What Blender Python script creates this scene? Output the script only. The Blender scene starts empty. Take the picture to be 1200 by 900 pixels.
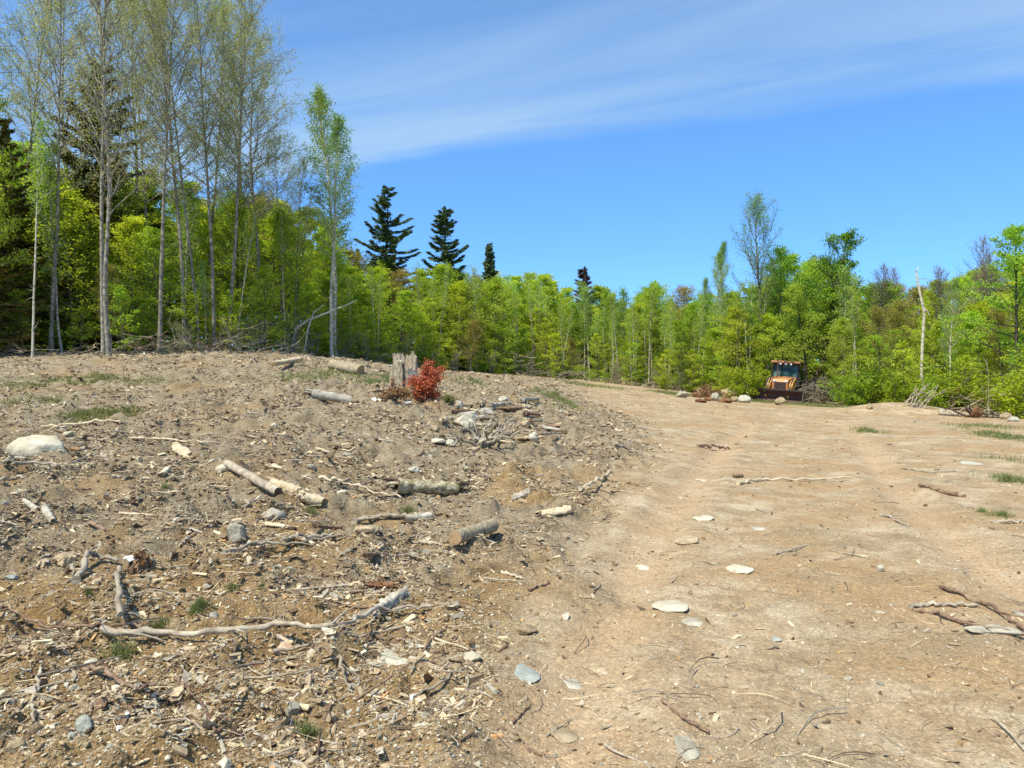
import bpy, math, random
import numpy as np
from mathutils import Vector, Euler, Matrix

random.seed(11)
rng = np.random.default_rng(11)
C = bpy.context.scene.collection
scene = bpy.context.scene

# ------------------------------------------------------------------ camera
CAM_H = 1.6
cam_d = bpy.data.cameras.new('camera'); cam = bpy.data.objects.new('camera', cam_d); C.objects.link(cam)
cam_d.sensor_width = 36.0; cam_d.lens = 25.5; cam_d.clip_start = 0.05; cam_d.clip_end = 5000
cam.location = (0, 0, CAM_H)
cam.rotation_euler = (math.radians(90 - 0.34), 0, 0)
scene.camera = cam

# ------------------------------------------------------------------ sky and sun
SUN_EL = 59.0
SUN_AZ = -136.0        # degrees clockwise from +Y (view direction); negative = left, beyond -90 = behind
scene.view_settings.view_transform = 'Standard'
scene.view_settings.look = 'None'
scene.view_settings.gamma = 1.0
scene.view_settings.exposure = 0.42
scene.view_settings.use_curve_mapping = False
w = bpy.data.worlds.new("World"); scene.world = w; w.use_nodes = True
nt = w.node_tree; nt.nodes.clear()
out = nt.nodes.new('ShaderNodeOutputWorld'); bg = nt.nodes.new('ShaderNodeBackground')
sky = nt.nodes.new('ShaderNodeTexSky'); sky.sky_type = 'NISHITA'; sky.sun_disc = False
sky.sun_elevation = math.radians(SUN_EL); sky.sun_rotation = math.radians(SUN_AZ)
sky.altitude = 1200; sky.air_density = 1.0; sky.dust_density = 0.0; sky.ozone_density = 4.0
bg.inputs['Strength'].default_value = 0.15
def N(tree, typ, **kw):
    n = tree.nodes.new(typ)
    for k, v in kw.items():
        if k.startswith('i_'):
            n.inputs[k[2:]].default_value = v
        else:
            setattr(n, k, v)
    return n
def L(tree, a, b): tree.links.new(a, b)
def math_n(tree, op, a, b=None, clamp=False):
    n = tree.nodes.new('ShaderNodeMath'); n.operation = op; n.use_clamp = clamp
    for i, x in enumerate((a, b)):
        if x is None: continue
        if isinstance(x, (int, float)): n.inputs[i].default_value = x
        else: tree.links.new(x, n.inputs[i])
    return n.outputs[0]
def ramp(tree, fac, stops):
    r = tree.nodes.new('ShaderNodeValToRGB'); cr = r.color_ramp
    while len(cr.elements) < len(stops): cr.elements.new(0.5)
    for e, (p, c) in zip(cr.elements, stops):
        e.position = p; e.color = (*c, 1) if len(c) == 3 else c
    tree.links.new(fac, r.inputs[0]); return r.outputs[0]
def mixc(tree, fac, a, b, bt='MIX'):
    n = tree.nodes.new('ShaderNodeMix'); n.data_type = 'RGBA'; n.blend_type = bt
    for inp, x in ((n.inputs[0], fac), (n.inputs[6], a), (n.inputs[7], b)):
        if isinstance(x, (int, float)): inp.default_value = x
        elif isinstance(x, tuple): inp.default_value = (*x, 1) if len(x) == 3 else x
        else: tree.links.new(x, inp)
    return n.outputs[2]
# high thin cloud sheet: the world direction is projected on a flat layer overhead
tc = N(nt, 'ShaderNodeTexCoord'); sep = N(nt, 'ShaderNodeSeparateXYZ'); L(nt, tc.outputs['Generated'], sep.inputs[0])
zz = math_n(nt, 'MAXIMUM', sep.outputs[2], 0.02)
cu = math_n(nt, 'DIVIDE', sep.outputs[0], zz); cv = math_n(nt, 'DIVIDE', sep.outputs[1], zz)
comb = N(nt, 'ShaderNodeCombineXYZ'); L(nt, cu, comb.inputs[0]); L(nt, cv, comb.inputs[1])
rot = N(nt, 'ShaderNodeVectorRotate', rotation_type='Z_AXIS'); rot.inputs['Angle'].default_value = math.atan2(1.043, 2.53)
L(nt, comb.outputs[0], rot.inputs[0])          # now the sheet's edge runs along X
sp2 = N(nt, 'ShaderNodeSeparateXYZ'); L(nt, rot.outputs[0], sp2.inputs[0])
mp = N(nt, 'ShaderNodeMapping'); mp.inputs['Scale'].default_value = (0.36, 1.9, 1); L(nt, rot.outputs[0], mp.inputs[0])
n1 = N(nt, 'ShaderNodeTexNoise', i_Scale=1.1, i_Detail=7.0, i_Roughness=0.55); n1.inputs['Distortion'].default_value = 1.1; L(nt, mp.outputs[0], n1.inputs['Vector'])
n2 = N(nt, 'ShaderNodeTexNoise', i_Scale=0.9, i_Detail=3.0); L(nt, rot.outputs[0], n2.inputs['Vector'])
EDGE = -0.816 * math.sin(math.atan2(1.043, 2.53)) + 3.47 * math.cos(math.atan2(1.043, 2.53))
wob = math_n(nt, 'MULTIPLY', math_n(nt, 'SUBTRACT', n2.outputs[0], 0.5), 0.55)
ycoord = math_n(nt, 'ADD', sp2.outputs[1], wob)
inside = N(nt, 'ShaderNodeMapRange', interpolation_type='SMOOTHSTEP'); L(nt, ycoord, inside.inputs[0])
inside.inputs[1].default_value = EDGE + 0.08; inside.inputs[2].default_value = EDGE - 0.16
band = N(nt, 'ShaderNodeMapRange', interpolation_type='SMOOTHSTEP'); L(nt, ycoord, band.inputs[0])
band.inputs[1].default_value = EDGE - 1.5; band.inputs[2].default_value = EDGE - 0.25
band.inputs[3].default_value = 0.26; band.inputs[4].default_value = 0.85
tex = N(nt, 'ShaderNodeMapRange'); L(nt, n1.outputs[0], tex.inputs[0]); tex.inputs[1].default_value = 0.25; tex.inputs[2].default_value = 0.75
tex.inputs[3].default_value = 0.22; tex.inputs[4].default_value = 1.15
den = math_n(nt, 'MULTIPLY', math_n(nt, 'MULTIPLY', inside.outputs[0], band.outputs[0]), tex.outputs[0], True)
elv = ramp(nt, sep.outputs[2], [(0.0, (0.46, 0.71, 1.04)), (0.12, (0.49, 0.78, 1.12)), (0.30, (0.64, 0.98, 1.22)), (0.7, (0.80, 1.05, 1.22))])
skyt = mixc(nt, 1.0, sky.outputs[0], elv, 'MULTIPLY')
skyc = mixc(nt, den, skyt, (2.3, 3.4, 4.6))
L(nt, skyc, bg.inputs['Color']); L(nt, bg.outputs[0], out.inputs['Surface'])

sun_d = bpy.data.lights.new('sun', 'SUN'); sun_d.energy = 4.6; sun_d.angle = math.radians(0.5); sun_d.color = (1.0, 0.94, 0.82)
sun = bpy.data.objects.new('sun', sun_d); C.objects.link(sun)
el, az = math.radians(SUN_EL), math.radians(SUN_AZ)
tosun = Vector((math.sin(az) * math.cos(el), math.cos(az) * math.cos(el), math.sin(el)))
sun.rotation_euler = tosun.to_track_quat('Z', 'Y').to_euler(); sun.location = (-20, -10, 40)

# ------------------------------------------------------------------ noise and terrain
def _h(ix, iy, s):
    v = (ix * 374761393 + iy * 668265263 + s * 982451653) & 0x7fffffff
    v = ((v ^ (v >> 13)) * 1274126177) & 0x7fffffff
    return ((v ^ (v >> 16)) & 0xffff) / 65535.0
def vnoise(x, y, s=0):
    x = np.asarray(x, float); y = np.asarray(y, float)
    ix = np.floor(x).astype(np.int64); iy = np.floor(y).astype(np.int64)
    fx = x - ix; fy = y - iy
    fx = fx * fx * (3 - 2 * fx); fy = fy * fy * (3 - 2 * fy)
    a = _h(ix, iy, s); b = _h(ix + 1, iy, s); c = _h(ix, iy + 1, s); d = _h(ix + 1, iy + 1, s)
    return (a + (b - a) * fx) * (1 - fy) + (c + (d - c) * fx) * fy
def fbm(x, y, s=0, o=4, g=0.5):
    t = 0; a = 1; n = 0
    for k in range(o):
        t = t + a * vnoise(x * 2**k + 17.3 * k, y * 2**k + 9.1 * k, s + k); n += a; a *= g
    return t / n
def sstep(a, b, x):
    t = np.clip((x - a) / (b - a), 0, 1); return t * t * (3 - 2 * t)

F = 850.0; HOR = 445.0
def P3(px, py, Y): return ((px - 600) / F * Y, Y, CAM_H + (HOR - py) / F * Y)
ctrl = []
for px, py, Y in [(0, 900, 3.0), (300, 900, 3.0), (600, 900, 3.0), (900, 900, 3.0), (1200, 900, 3.0),
                  (0, 700, 5.0), (200, 660, 5.8), (400, 690, 5.4), (0, 600, 7.2), (35, 538, 9.6), (200, 560, 8.6), (0, 470, 17), (250, 470, 16.5), (120, 440, 22),
                  (475, 461, 17), (405, 434, 24), (640, 466, 25), (560, 512, 12.5), (500, 577, 9.6), (552, 640, 7.0), (600, 520, 13),
                  (720, 480, 28), (900, 480, 34), (850, 540, 14.3), (1200, 512, 21), (1200, 600, 8.8), (1000, 600, 8.8), (800, 640, 7.0), (1000, 500, 25), (800, 495, 24),
                  (0, 418, 30), (125, 418, 28), (-120, 420, 28), (250, 413, 33), (350, 416, 38), (450, 432, 45), (600, 440, 58), (700, 447, 62), (800, 459, 56), (880, 470, 49), (920, 470, 49),
                  (1000, 478, 43), (1100, 483, 37), (1200, 489, 33), (1350, 492, 30), (100, 425, 60), (300, 425, 75), (600, 441, 110), (900, 455, 110), (1200, 460, 90)]:
    ctrl.append(P3(px, py, Y))
for x, y, z in [(-6, 0, 0.1), (0, -2, 0), (6, 0, 0.0), (0, -25, 0), (-25, -20, 0.3), (25, -20, 0), (-30, 8, 1.2), (30, 8, 0), (-220, 60, 6), (220, 60, 1), (-200, 300, 8), (0, 320, 6), (220, 300, 4)]:
    ctrl.append((x, y, z))
CT = np.array(ctrl)
def _U(r2): return np.where(r2 > 0, 0.5 * r2 * np.log(np.maximum(r2, 1e-12)), 0)
def _warp(x, y):      # compress distance so near points count as much as far ones
    r = np.hypot(x, y) + 1e-9; k = np.log1p(r / 6.0) * 6.0 / r
    return x * k, y * k
wx, wy = _warp(CT[:, 0], CT[:, 1]); n_ = len(CT)
K = _U((wx[:, None] - wx[None]) ** 2 + (wy[:, None] - wy[None]) ** 2) + np.eye(n_) * 0.8
Pm = np.c_[np.ones(n_), wx, wy]
A = np.block([[K, Pm], [Pm.T, np.zeros((3, 3))]])
SOL = np.linalg.solve(A, np.r_[CT[:, 2], 0, 0, 0])
def Hbase(x, y):
    x = np.asarray(x, float); y = np.asarray(y, float)
    X, Y = _warp(x, y)
    z = SOL[n_] + SOL[n_ + 1] * X + SOL[n_ + 2] * Y
    for i in range(n_): z = z + SOL[i] * _U((X - wx[i]) ** 2 + (Y - wy[i]) ** 2)
    # low earth mound at the right wood edge
    z = z + 0.55 * np.exp(-(((x - 18.3) / 2.6) ** 2 + ((y - 34.5) / 1.6) ** 2))
    return z
_lx = []; 
def _march(px, py, Hf):
    t = np.exp(np.linspace(math.log(1.8), math.log(120), 900))
    x = (px - 600) / F * t; z = CAM_H + (HOR - py) / F * t
    d = z - Hf(x, t); k = np.argmax(d < 0)
    if d[k] >= 0: k = len(t) - 1
    a = d[k - 1] / (d[k - 1] - d[k] + 1e-12) if k > 0 else 0
    return t[k - 1] + (t[k] - t[k - 1]) * a
_e = [(470, 960), (520, 900), (575, 820), (640, 720), (690, 640), (715, 580), (745, 540), (760, 510), (735, 490), (700, 478)]
ey = []; ex = []
for a_, b_ in _e:
    Y_ = _march(a_, b_, Hbase); ey.append(Y_); ex.append((a_ - 600) / F * Y_)
EY = np.array([-30] + ey + [40, 80, 400]); EX = np.array([ex[0] - 1.2] + ex + [3.0, 8, 30])
def road_mask(x, y):
    e = np.interp(y, EY, EX) + (fbm(x * 1.3, y * 1.3, 5, 4) - 0.5) * (0.7 + y * 0.05).clip(0.7, 2.5)
    wdt = 0.25 + 0.04 * np.clip(y, 0, 40)
    return sstep(-wdt, wdt, x - e)
def track(x, y):
    def ln(pts):
        ys = []; xs = []
        for a_, b_ in pts:
            Y_ = _march(a_, b_, Hbase); ys.append(Y_); xs.append((a_ - 600) / F * Y_)
        return np.array(ys), np.array(xs)
    return ln
_tr = []
for pts in ([(640, 960), (690, 760), (760, 640), (810, 570), (850, 520), (880, 498)], [(1330, 800), (1200, 700), (1090, 610), (1040, 560), (1010, 520), (990, 500)]):
    ys = []; xs = []
    for a_, b_ in pts:
        Y_ = _march(a_, b_, Hbase); ys.append(Y_); xs.append((a_ - 600) / F * Y_)
    _tr.append((np.array(ys), np.array(xs)))
def track_mask(x, y):
    m = np.zeros_like(x)
    for ys, xs in _tr:
        c = np.interp(y, ys, xs)
        m = np.maximum(m, np.exp(-((x - c) / 0.27) ** 2) * (0.45 + 0.75 * fbm(x * 1.1, y * 0.6, 31, 3)))
    return m * sstep(40, 18, y)
def rim_mask(x, y):
    m = np.zeros_like(x)
    for ys, xs in _tr:
        c = np.interp(y, ys, xs); d = np.abs(x - c)
        m = np.maximum(m, np.exp(-((d - 0.46) / 0.14) ** 2) * (.2 + 1.2 * fbm(x * 2.2, y * 1.2, 37, 3)))
    return m * sstep(40, 18, y)
def H(x, y):
    x = np.asarray(x, float); y = np.asarray(y, float)
    z = Hbase(x, y); r = road_mask(x, y); rough = 1 - 0.8 * r
    z = z + (fbm(x * 0.7, y * 0.7, 1, 3) - 0.5) * 0.16 * (0.35 + 0.65 * (1 - r))
    z = z + (fbm(x * 2.6, y * 2.6, 2, 3) - 0.5) * 0.18 * rough
    q = fbm(x * 9, y * 9, 3, 4, 0.6)
    z = z + (q - 0.5) * 0.05 * rough
    q2 = fbm(x * 3.1 + 4, y * 3.1, 8, 4)
    z = z + np.maximum(q2 - 0.54, 0) * 0.55 * (1 - r) * sstep(80, 40, y)
    z = z - 0.075 * track_mask(x, y) * r + 0.03 * rim_mask(x, y) * r + 0.03 * np.maximum(fbm(x * 1.7, y * 1.7, 91, 4) - .5, 0) * r
    z = z + (fbm(x * 12, y * 12, 23, 4) - 0.5) * 0.022 * r
    return z
def at(px, py):
    Y = _march(px, py, H); x = (px - 600) / F * Y
    return x, Y, float(H(x, Y))
def ground(px, Y):
    x = (px - 600) / F * Y; return x, Y, float(H(x, Y))
def Hs(x, y): return float(H(np.array([x]), np.array([y]))[0])

# grass density field (patches copied from the photograph's ground)
GP = []      # (x, y, rx, ry, strength)
for a_, b_, rpx, rpy, s in [(60, 452, 75, 8, .9), (30, 470, 50, 5, .8), (110, 445, 40, 5, .8), (95, 487, 25, 6, .6), (140, 482, 25, 5, .6), (175, 443, 40, 6, .5), (380, 442, 60, 5, .8), (340, 448, 30, 5, .5), (445, 447, 18, 5, .8),
                            (545, 448, 22, 5, .9), (640, 463, 22, 6, 1.0), (660, 470, 16, 4, .9), (690, 452, 50, 3, .6), (790, 462, 30, 3, .7), (880, 470, 26, 3, 1.0), (960, 476, 36, 3, 1.0), (1020, 506, 18, 3, .5), (1170, 510, 22, 5, .8),
                            (1195, 515, 20, 5, 1.0), (1175, 562, 18, 6, .6), (1185, 540, 20, 6, .35), (1172, 603, 20, 4, .45), (1150, 500, 40, 3, .6)]:
    X_, Y_, _z = at(a_, b_); Y2 = _march(a_, b_ + rpy, Hbase); Y1 = _march(a_, b_ - rpy, Hbase)
    GP.append((X_, Y_, rpx / F * Y_, max(0.35, min(2.5, abs(Y1 - Y2) * 0.5)), s))
def grass_field(x, y):
    g = np.zeros_like(x)
    for X_, Y_, rx, ry, s in GP:
        g = np.maximum(g, s * np.exp(-((x - X_) / rx) ** 2 - ((y - Y_) / ry) ** 2))
    return g * sstep(0.32, 0.6, fbm(x * 1.8, y * 1.8, 41, 4))

# ------------------------------------------------------------------ object helpers
def tag(o, label=None, cat=None, group=None, kind=None):
    if label: o['label'] = label
    if cat: o['category'] = cat
    if group: o['group'] = group
    if kind: o['kind'] = kind
    return o
def empty(name, loc=(0, 0, 0), rz=0.0, label=None, cat=None, group=None):
    o = bpy.data.objects.new(name, None); C.objects.link(o); o.location = loc; o.rotation_euler = (0, 0, rz)
    o.empty_display_size = 0.2
    return tag(o, label, cat, group)
def copy_tree(o, parent=None):
    c = o.copy(); C.objects.link(c); c.parent = parent
    for ch in KIDS.get(o.name, []):
        copy_tree(ch, c)
    return c
KIDS = {}
class MB:
    def __init__(s): s.V = []; s.F = []; s.n = 0; s.M = []; s.T = []
    def add(s, V, Fc, m=0, t=None):
        V = np.asarray(V, float).reshape(-1, 3); Fc = np.asarray(Fc, np.int64)
        s.V.append(V); s.F.append(Fc + s.n); s.M.append(np.full(len(Fc), m)); s.n += len(V)
        s.T.append(np.full(len(V), 0.5) if t is None else (np.full(len(V), t) if np.isscalar(t) else np.asarray(t)))
    def tube(s, P, R, n=6, m=0, cap=True, capm=None, t=None):
        P = np.asarray(P, float); R = np.asarray(R, float); k = len(P)
        T = np.gradient(P, axis=0); T /= (np.linalg.norm(T, axis=1, keepdims=True) + 1e-9)
        ref = np.array([0, 0, 1.0]) if abs(T[:, 2]).mean() < 0.8 else np.array([1.0, 0.13, 0])
        U = np.cross(T, ref); U /= (np.linalg.norm(U, axis=1, keepdims=True) + 1e-9); W = np.cross(U, T)
        a = np.linspace(0, 2 * math.pi, n, endpoint=False)
        ring = P[:, None, :] + R[:, None, None] * (np.cos(a)[None, :, None] * U[:, None] + np.sin(a)[None, :, None] * W[:, None]) if R.ndim == 1 else \
            P[:, None, :] + R[:, :, None] * (np.cos(a)[None, :, None] * U[:, None] + np.sin(a)[None, :, None] * W[:, None])
        i = np.arange(k - 1)[:, None] * n; j = np.arange(n)[None]; j2 = (j + 1) % n
        q = np.stack([i + j, i + j2, i + n + j2, i + n + j], -1).reshape(-1, 4)
        base = s.n; s.add(ring.reshape(-1, 3), q, m, t)
        if cap:
            cm = m if capm is None else capm
            for e, rr in ((0, 0), (k - 1, 1)):
                vs = np.r_[ring[e], P[e][None]]
                jj = np.arange(n); kk = (jj + 1) % n
                f = np.stack([jj, kk, np.full(n, n), np.full(n, n)], -1) if rr else np.stack([kk, jj, np.full(n, n), np.full(n, n)], -1)
                s.add(vs, f, cm, t)
    def box(s, c, d, rot=None, m=0, taper=(1, 1)):
        x, y, z = d[0] / 2, d[1] / 2, d[2] / 2; tx, ty = taper
        v = np.array([(-x, -y, -z), (x, -y, -z), (x, y, -z), (-x, y, -z), (-x * tx, -y * ty, z), (x * tx, -y * ty, z), (x * tx, y * ty, z), (-x * tx, y * ty, z)])
        if rot is not None: v = v @ np.array(Euler(rot).to_matrix()).T
        s.add(v + np.array(c), [(0, 3, 2, 1), (4, 5, 6, 7), (0, 1, 5, 4), (1, 2, 6, 5), (2, 3, 7, 6), (3, 0, 4, 7)], m)
    def prism(s, prof, x0, x1, m=0):      # profile in (y, z), extruded along x
        n = len(prof); a = [(x0, p[0], p[1]) for p in prof]; b = [(x1, p[0], p[1]) for p in prof]
        j = np.arange(n); k = (j + 1) % n
        s.add(a + b, np.stack([j, k, k + n, j + n], -1), m)
        ca = np.mean(np.array(a), 0); cb = np.mean(np.array(b), 0)
        s.add(np.r_[a, [ca]], np.stack([k, j, np.full(n, n), np.full(n, n)], -1), m)
        s.add(np.r_[b, [cb]], np.stack([j, k, np.full(n, n), np.full(n, n)], -1), m)
    def build(s, name, mats, parent=None, smooth=False, loc=(0, 0, 0), rz=0.0, tint=True, color=None):
        V = np.concatenate(s.V); Fq = np.concatenate(s.F); M_ = np.concatenate(s.M)
        tri = Fq[:, 2] == Fq[:, 3]
        tot = np.where(tri, 3, 4); start = np.r_[0, np.cumsum(tot)[:-1]]
        keep = np.ones(Fq.shape, bool); keep[tri, 3] = False
        loops = Fq[keep]
        me = bpy.data.meshes.new(name)
        me.vertices.add(len(V)); me.vertices.foreach_set('co', V.astype(np.float32).ravel())
        me.loops.add(len(loops)); me.loops.foreach_set('vertex_index', loops.astype(np.int32))
        me.polygons.add(len(Fq)); me.polygons.foreach_set('loop_start', start.astype(np.int32))
        if not isinstance(mats, (list, tuple)): mats = [mats]
        for mm in mats: me.materials.append(mm)
        me.polygons.foreach_set('material_index', M_.astype(np.int32))
        me.polygons.foreach_set('use_smooth', np.full(len(Fq), smooth))
        me.update(calc_edges=True)
        if tint:
            at_ = me.attributes.new('tint', 'FLOAT', 'POINT'); at_.data.foreach_set('value', np.concatenate(s.T).astype(np.float32))
        if color is not None:
            at_ = me.attributes.new('col', 'FLOAT_COLOR', 'POINT'); at_.data.foreach_set('color', np.asarray(color, np.float32).ravel())
        o = bpy.data.objects.new(name, me); C.objects.link(o); o.location = loc; o.rotation_euler = (0, 0, rz)
        if parent is not None:
            o.parent = parent; KIDS.setdefault(parent.name, []).append(o)
        return o

# ------------------------------------------------------------------ materials
def newmat(name):
    m = bpy.data.materials.new(name); m.use_nodes = True; t = m.node_tree
    b = t.nodes['Principled BSDF']; return m, t, b
def mat_var(name, cols, scale=8.0, rough=0.9, bump=0.3, bscale=None, stretch=(1, 1, 1), detail=6, metal=0.0, objrand=0.0, bdist=0.02, spec=0.25):
    m, t, b = newmat(name); cols = [(min(.8, c[0] * 1.02), c[1] * .985, c[2] * .84) for c in cols]
    tc = N(t, 'ShaderNodeTexCoord'); mp = N(t, 'ShaderNodeMapping'); mp.inputs['Scale'].default_value = stretch
    L(t, tc.outputs['Object'], mp.inputs[0])
    n = N(t, 'ShaderNodeTexNoise', i_Scale=scale, i_Detail=float(detail), i_Roughness=0.65); L(t, mp.outputs[0], n.inputs['Vector'])
    k = len(cols); c = ramp(t, n.outputs[0], [(0.3 + 0.4 * i / max(1, k - 1), cols[i]) for i in range(k)])
    if objrand:
        oi = N(t, 'ShaderNodeObjectInfo'); hs = N(t, 'ShaderNodeHueSaturation')
        mr = N(t, 'ShaderNodeMapRange'); L(t, oi.outputs['Random'], mr.inputs[0]); mr.inputs[3].default_value = 1 - objrand; mr.inputs[4].default_value = 1 + objrand
        L(t, mr.outputs[0], hs.inputs['Value']); L(t, c, hs.inputs['Color']); c = hs.outputs[0]
    L(t, c, b.inputs['Base Color']); b.inputs['Roughness'].default_value = rough; b.inputs['Metallic'].default_value = metal
    b.inputs['Specular IOR Level'].default_value = spec
    if bump:
        n3 = N(t, 'ShaderNodeTexNoise', i_Scale=(bscale or scale * 4), i_Detail=6.0); L(t, mp.outputs[0], n3.inputs['Vector'])
        bp = N(t, 'ShaderNodeBump'); bp.inputs['Strength'].default_value = bump; bp.inputs['Distance'].default_value = bdist
        L(t, n3.outputs[0], bp.inputs['Height']); L(t, bp.outputs[0], b.inputs['Normal'])
    return m
def mat_leaf(name, c0, c1, c2, trans=0.35, rnd=0.18, hue=0.018):
    m, t, b = newmat(name)
    a = N(t, 'ShaderNodeAttribute', attribute_name='tint')
    c = ramp(t, a.outputs['Fac'], [(0.0, c0), (0.5, c1), (1.0, c2)])
    oi = N(t, 'ShaderNodeObjectInfo'); hs = N(t, 'ShaderNodeHueSaturation')
    mr = N(t, 'ShaderNodeMapRange'); L(t, oi.outputs['Random'], mr.inputs[0]); mr.inputs[3].default_value = 1 - rnd; mr.inputs[4].default_value = 1 + rnd
    L(t, mr.outputs[0], hs.inputs['Value'])
    wn = N(t, 'ShaderNodeTexWhiteNoise', noise_dimensions='1D'); L(t, oi.outputs['Random'], wn.inputs['W'])
    mh = N(t, 'ShaderNodeMapRange'); L(t, wn.outputs['Value'], mh.inputs[0]); mh.inputs[3].default_value = 0.5 - hue; mh.inputs[4].default_value = 0.5 + hue
    L(t, mh.outputs[0], hs.inputs['Hue'])
    L(t, c, hs.inputs['Color'])
    L(t, hs.outputs[0], b.inputs['Base Color']); b.inputs['Roughness'].default_value = 0.6; b.inputs['Specular IOR Level'].default_value = 0.2
    tr = N(t, 'ShaderNodeBsdfTranslucent'); yl = mixc(t, 1.0, hs.outputs[0], (1.25, 1.15, 0.5), 'MULTIPLY'); L(t, yl, tr.inputs[0])
    mx = N(t, 'ShaderNodeMixShader'); mx.inputs[0].default_value = trans
    L(t, b.outputs[0], mx.inputs[1]); L(t, tr.outputs[0], mx.inputs[2])
    L(t, mx.outputs[0], t.nodes['Material Output'].inputs['Surface'])
    return m
def mat_col(name, rough=0.9, scale=60, amt=0.25):
    m, t, b = newmat(name)
    a = N(t, 'ShaderNodeAttribute', attribute_name='col'); tc = N(t, 'ShaderNodeTexCoord')
    n = N(t, 'ShaderNodeTexNoise', i_Scale=float(scale), i_Detail=4.0); L(t, tc.outputs['Object'], n.inputs['Vector'])
    v = ramp(t, n.outputs[0], [(0.3, (1 - amt,) * 3), (0.7, (1 + amt,) * 3)])
    L(t, mixc(t, 1.0, a.outputs['Color'], v, 'MULTIPLY'), b.inputs['Base Color']); b.inputs['Roughness'].default_value = rough
    b.inputs['Specular IOR Level'].default_value = 0.15
    return m
MT = {}
MT['birch'] = mat_var('birch_bark', [(0.12, 0.10, 0.08), (0.48, 0.45, 0.39), (0.62, 0.59, 0.52)], 2.2, stretch=(1.5, 1.5, 3.0), bump=0.2, objrand=0.12)
MT['aspen'] = mat_var('aspen_bark', [(0.05, 0.045, 0.04), (0.17, 0.16, 0.14), (0.30, 0.28, 0.24), (0.46, 0.44, 0.38)], 3.2, stretch=(1.5, 1.5, 1.6), bump=0.3, objrand=0.12)
MT['bark'] = mat_var('grey_bark', [(0.07, 0.06, 0.05), (0.16, 0.14, 0.11), (0.26, 0.24, 0.20)], 4, stretch=(2, 2, 0.6), bump=0.4, objrand=0.2)
MT['darkbark'] = mat_var('dark_bark', [(0.03, 0.024, 0.02), (0.07, 0.055, 0.045), (0.12, 0.1, 0.08)], 4, stretch=(2, 2, 0.6), bump=0.4, objrand=0.15)
MT['twig'] = mat_var('dry_branch_bark', [(0.13, 0.11, 0.09), (0.25, 0.22, 0.18), (0.38, 0.34, 0.28)], 6, bump=0.2, objrand=0.25)
MT['brownstick'] = mat_var('brown_stick_bark', [(0.08, 0.05, 0.035), (0.20, 0.13, 0.09), (0.36, 0.27, 0.2)], 14, bump=0.3, objrand=0.2)
MT['greystick'] = mat_var('weathered_stick', [(0.16, 0.13, 0.10), (0.36, 0.31, 0.25), (0.52, 0.47, 0.39)], 10, bump=0.3, objrand=0.15)
MT['palewood'] = mat_var('peeled_wood', [(0.34, 0.26, 0.17), (0.55, 0.46, 0.33), (0.70, 0.63, 0.5)], 9, stretch=(1, 1, 1), bump=0.3, objrand=0.1)
MT['logbark'] = mat_var('log_bark', [(0.12, 0.09, 0.065), (0.30, 0.25, 0.18), (0.36, 0.31, 0.22), (0.52, 0.46, 0.35)], 16, bump=0.7, bscale=50, objrand=0.08)
MT['greylog'] = mat_var('bleached_log', [(0.22, 0.19, 0.16), (0.40, 0.37, 0.32), (0.58, 0.55, 0.5)], 9, stretch=(1, 1, 1), bump=0.5, bscale=30)
MT['mosslog'] = mat_var('rotten_birch_bark', [(0.08, 0.075, 0.03), (0.22, 0.19, 0.1), (0.48, 0.43, 0.33), (0.62, 0.57, 0.47)], 14, bump=0.8, bscale=40)
MT['cut'] = mat_var('cut_wood_end', [(0.24, 0.15, 0.08), (0.38, 0.26, 0.15), (0.45, 0.33, 0.2)], 20, bump=0.3)
MT['darkcut'] = mat_var('dark_wood_end', [(0.05, 0.035, 0.025), (0.12, 0.085, 0.055), (0.2, 0.15, 0.1)], 20, bump=0.3)  # dark end wood; on the bleached log it stands in for shade
MT['stumpwood'] = mat_var('stump_wood', [(0.07, 0.055, 0.045), (0.26, 0.21, 0.16), (0.46, 0.40, 0.32), (0.60, 0.55, 0.48)], 6, stretch=(4, 4, 1.0), bump=0.8, bscale=22)
MT['rock_pale'] = mat_var('pale_stone', [(0.38, 0.34, 0.26), (0.55, 0.50, 0.40), (0.68, 0.64, 0.54)], 3.2, bump=0.5, bscale=30, objrand=0.1)
MT['rock_grey'] = mat_var('grey_stone', [(0.19, 0.17, 0.14), (0.37, 0.34, 0.28), (0.54, 0.51, 0.43)], 8, bump=0.6, bscale=40, objrand=0.15)
MT['rock_tan'] = mat_var('tan_stone', [(0.24, 0.18, 0.11), (0.38, 0.30, 0.20), (0.50, 0.42, 0.30)], 8, bump=0.6, bscale=40, objrand=0.2)
MT['rock_blue'] = mat_var('blue_grey_stone', [(0.22, 0.24, 0.23), (0.34, 0.37, 0.35), (0.46, 0.48, 0.45)], 7, bump=0.4, bscale=40)
MT['rock_white'] = mat_var('whitish_stone', [(0.30, 0.28, 0.24), (0.46, 0.44, 0.38), (0.60, 0.57, 0.50)], 7, bump=0.4, bscale=40)
MT['clod'] = mat_var('rusty_earth', [(0.09, 0.045, 0.025), (0.20, 0.095, 0.05), (0.33, 0.20, 0.12)], 8, bump=1.0, bscale=30)
MT['beech'] = mat_leaf('beech_leaf', (0.25, 0.36, 0.03), (0.45, 0.60, 0.05), (0.62, 0.72, 0.12), 0.55)
MT['maple'] = mat_leaf('maple_leaf', (0.18, 0.32, 0.03), (0.37, 0.54, 0.055), (0.56, 0.68, 0.13), 0.55)
MT['shrub'] = mat_leaf('shrub_leaf', (0.15, 0.26, 0.012), (0.32, 0.46, 0.022), (0.50, 0.60, 0.05), 0.45)
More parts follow.
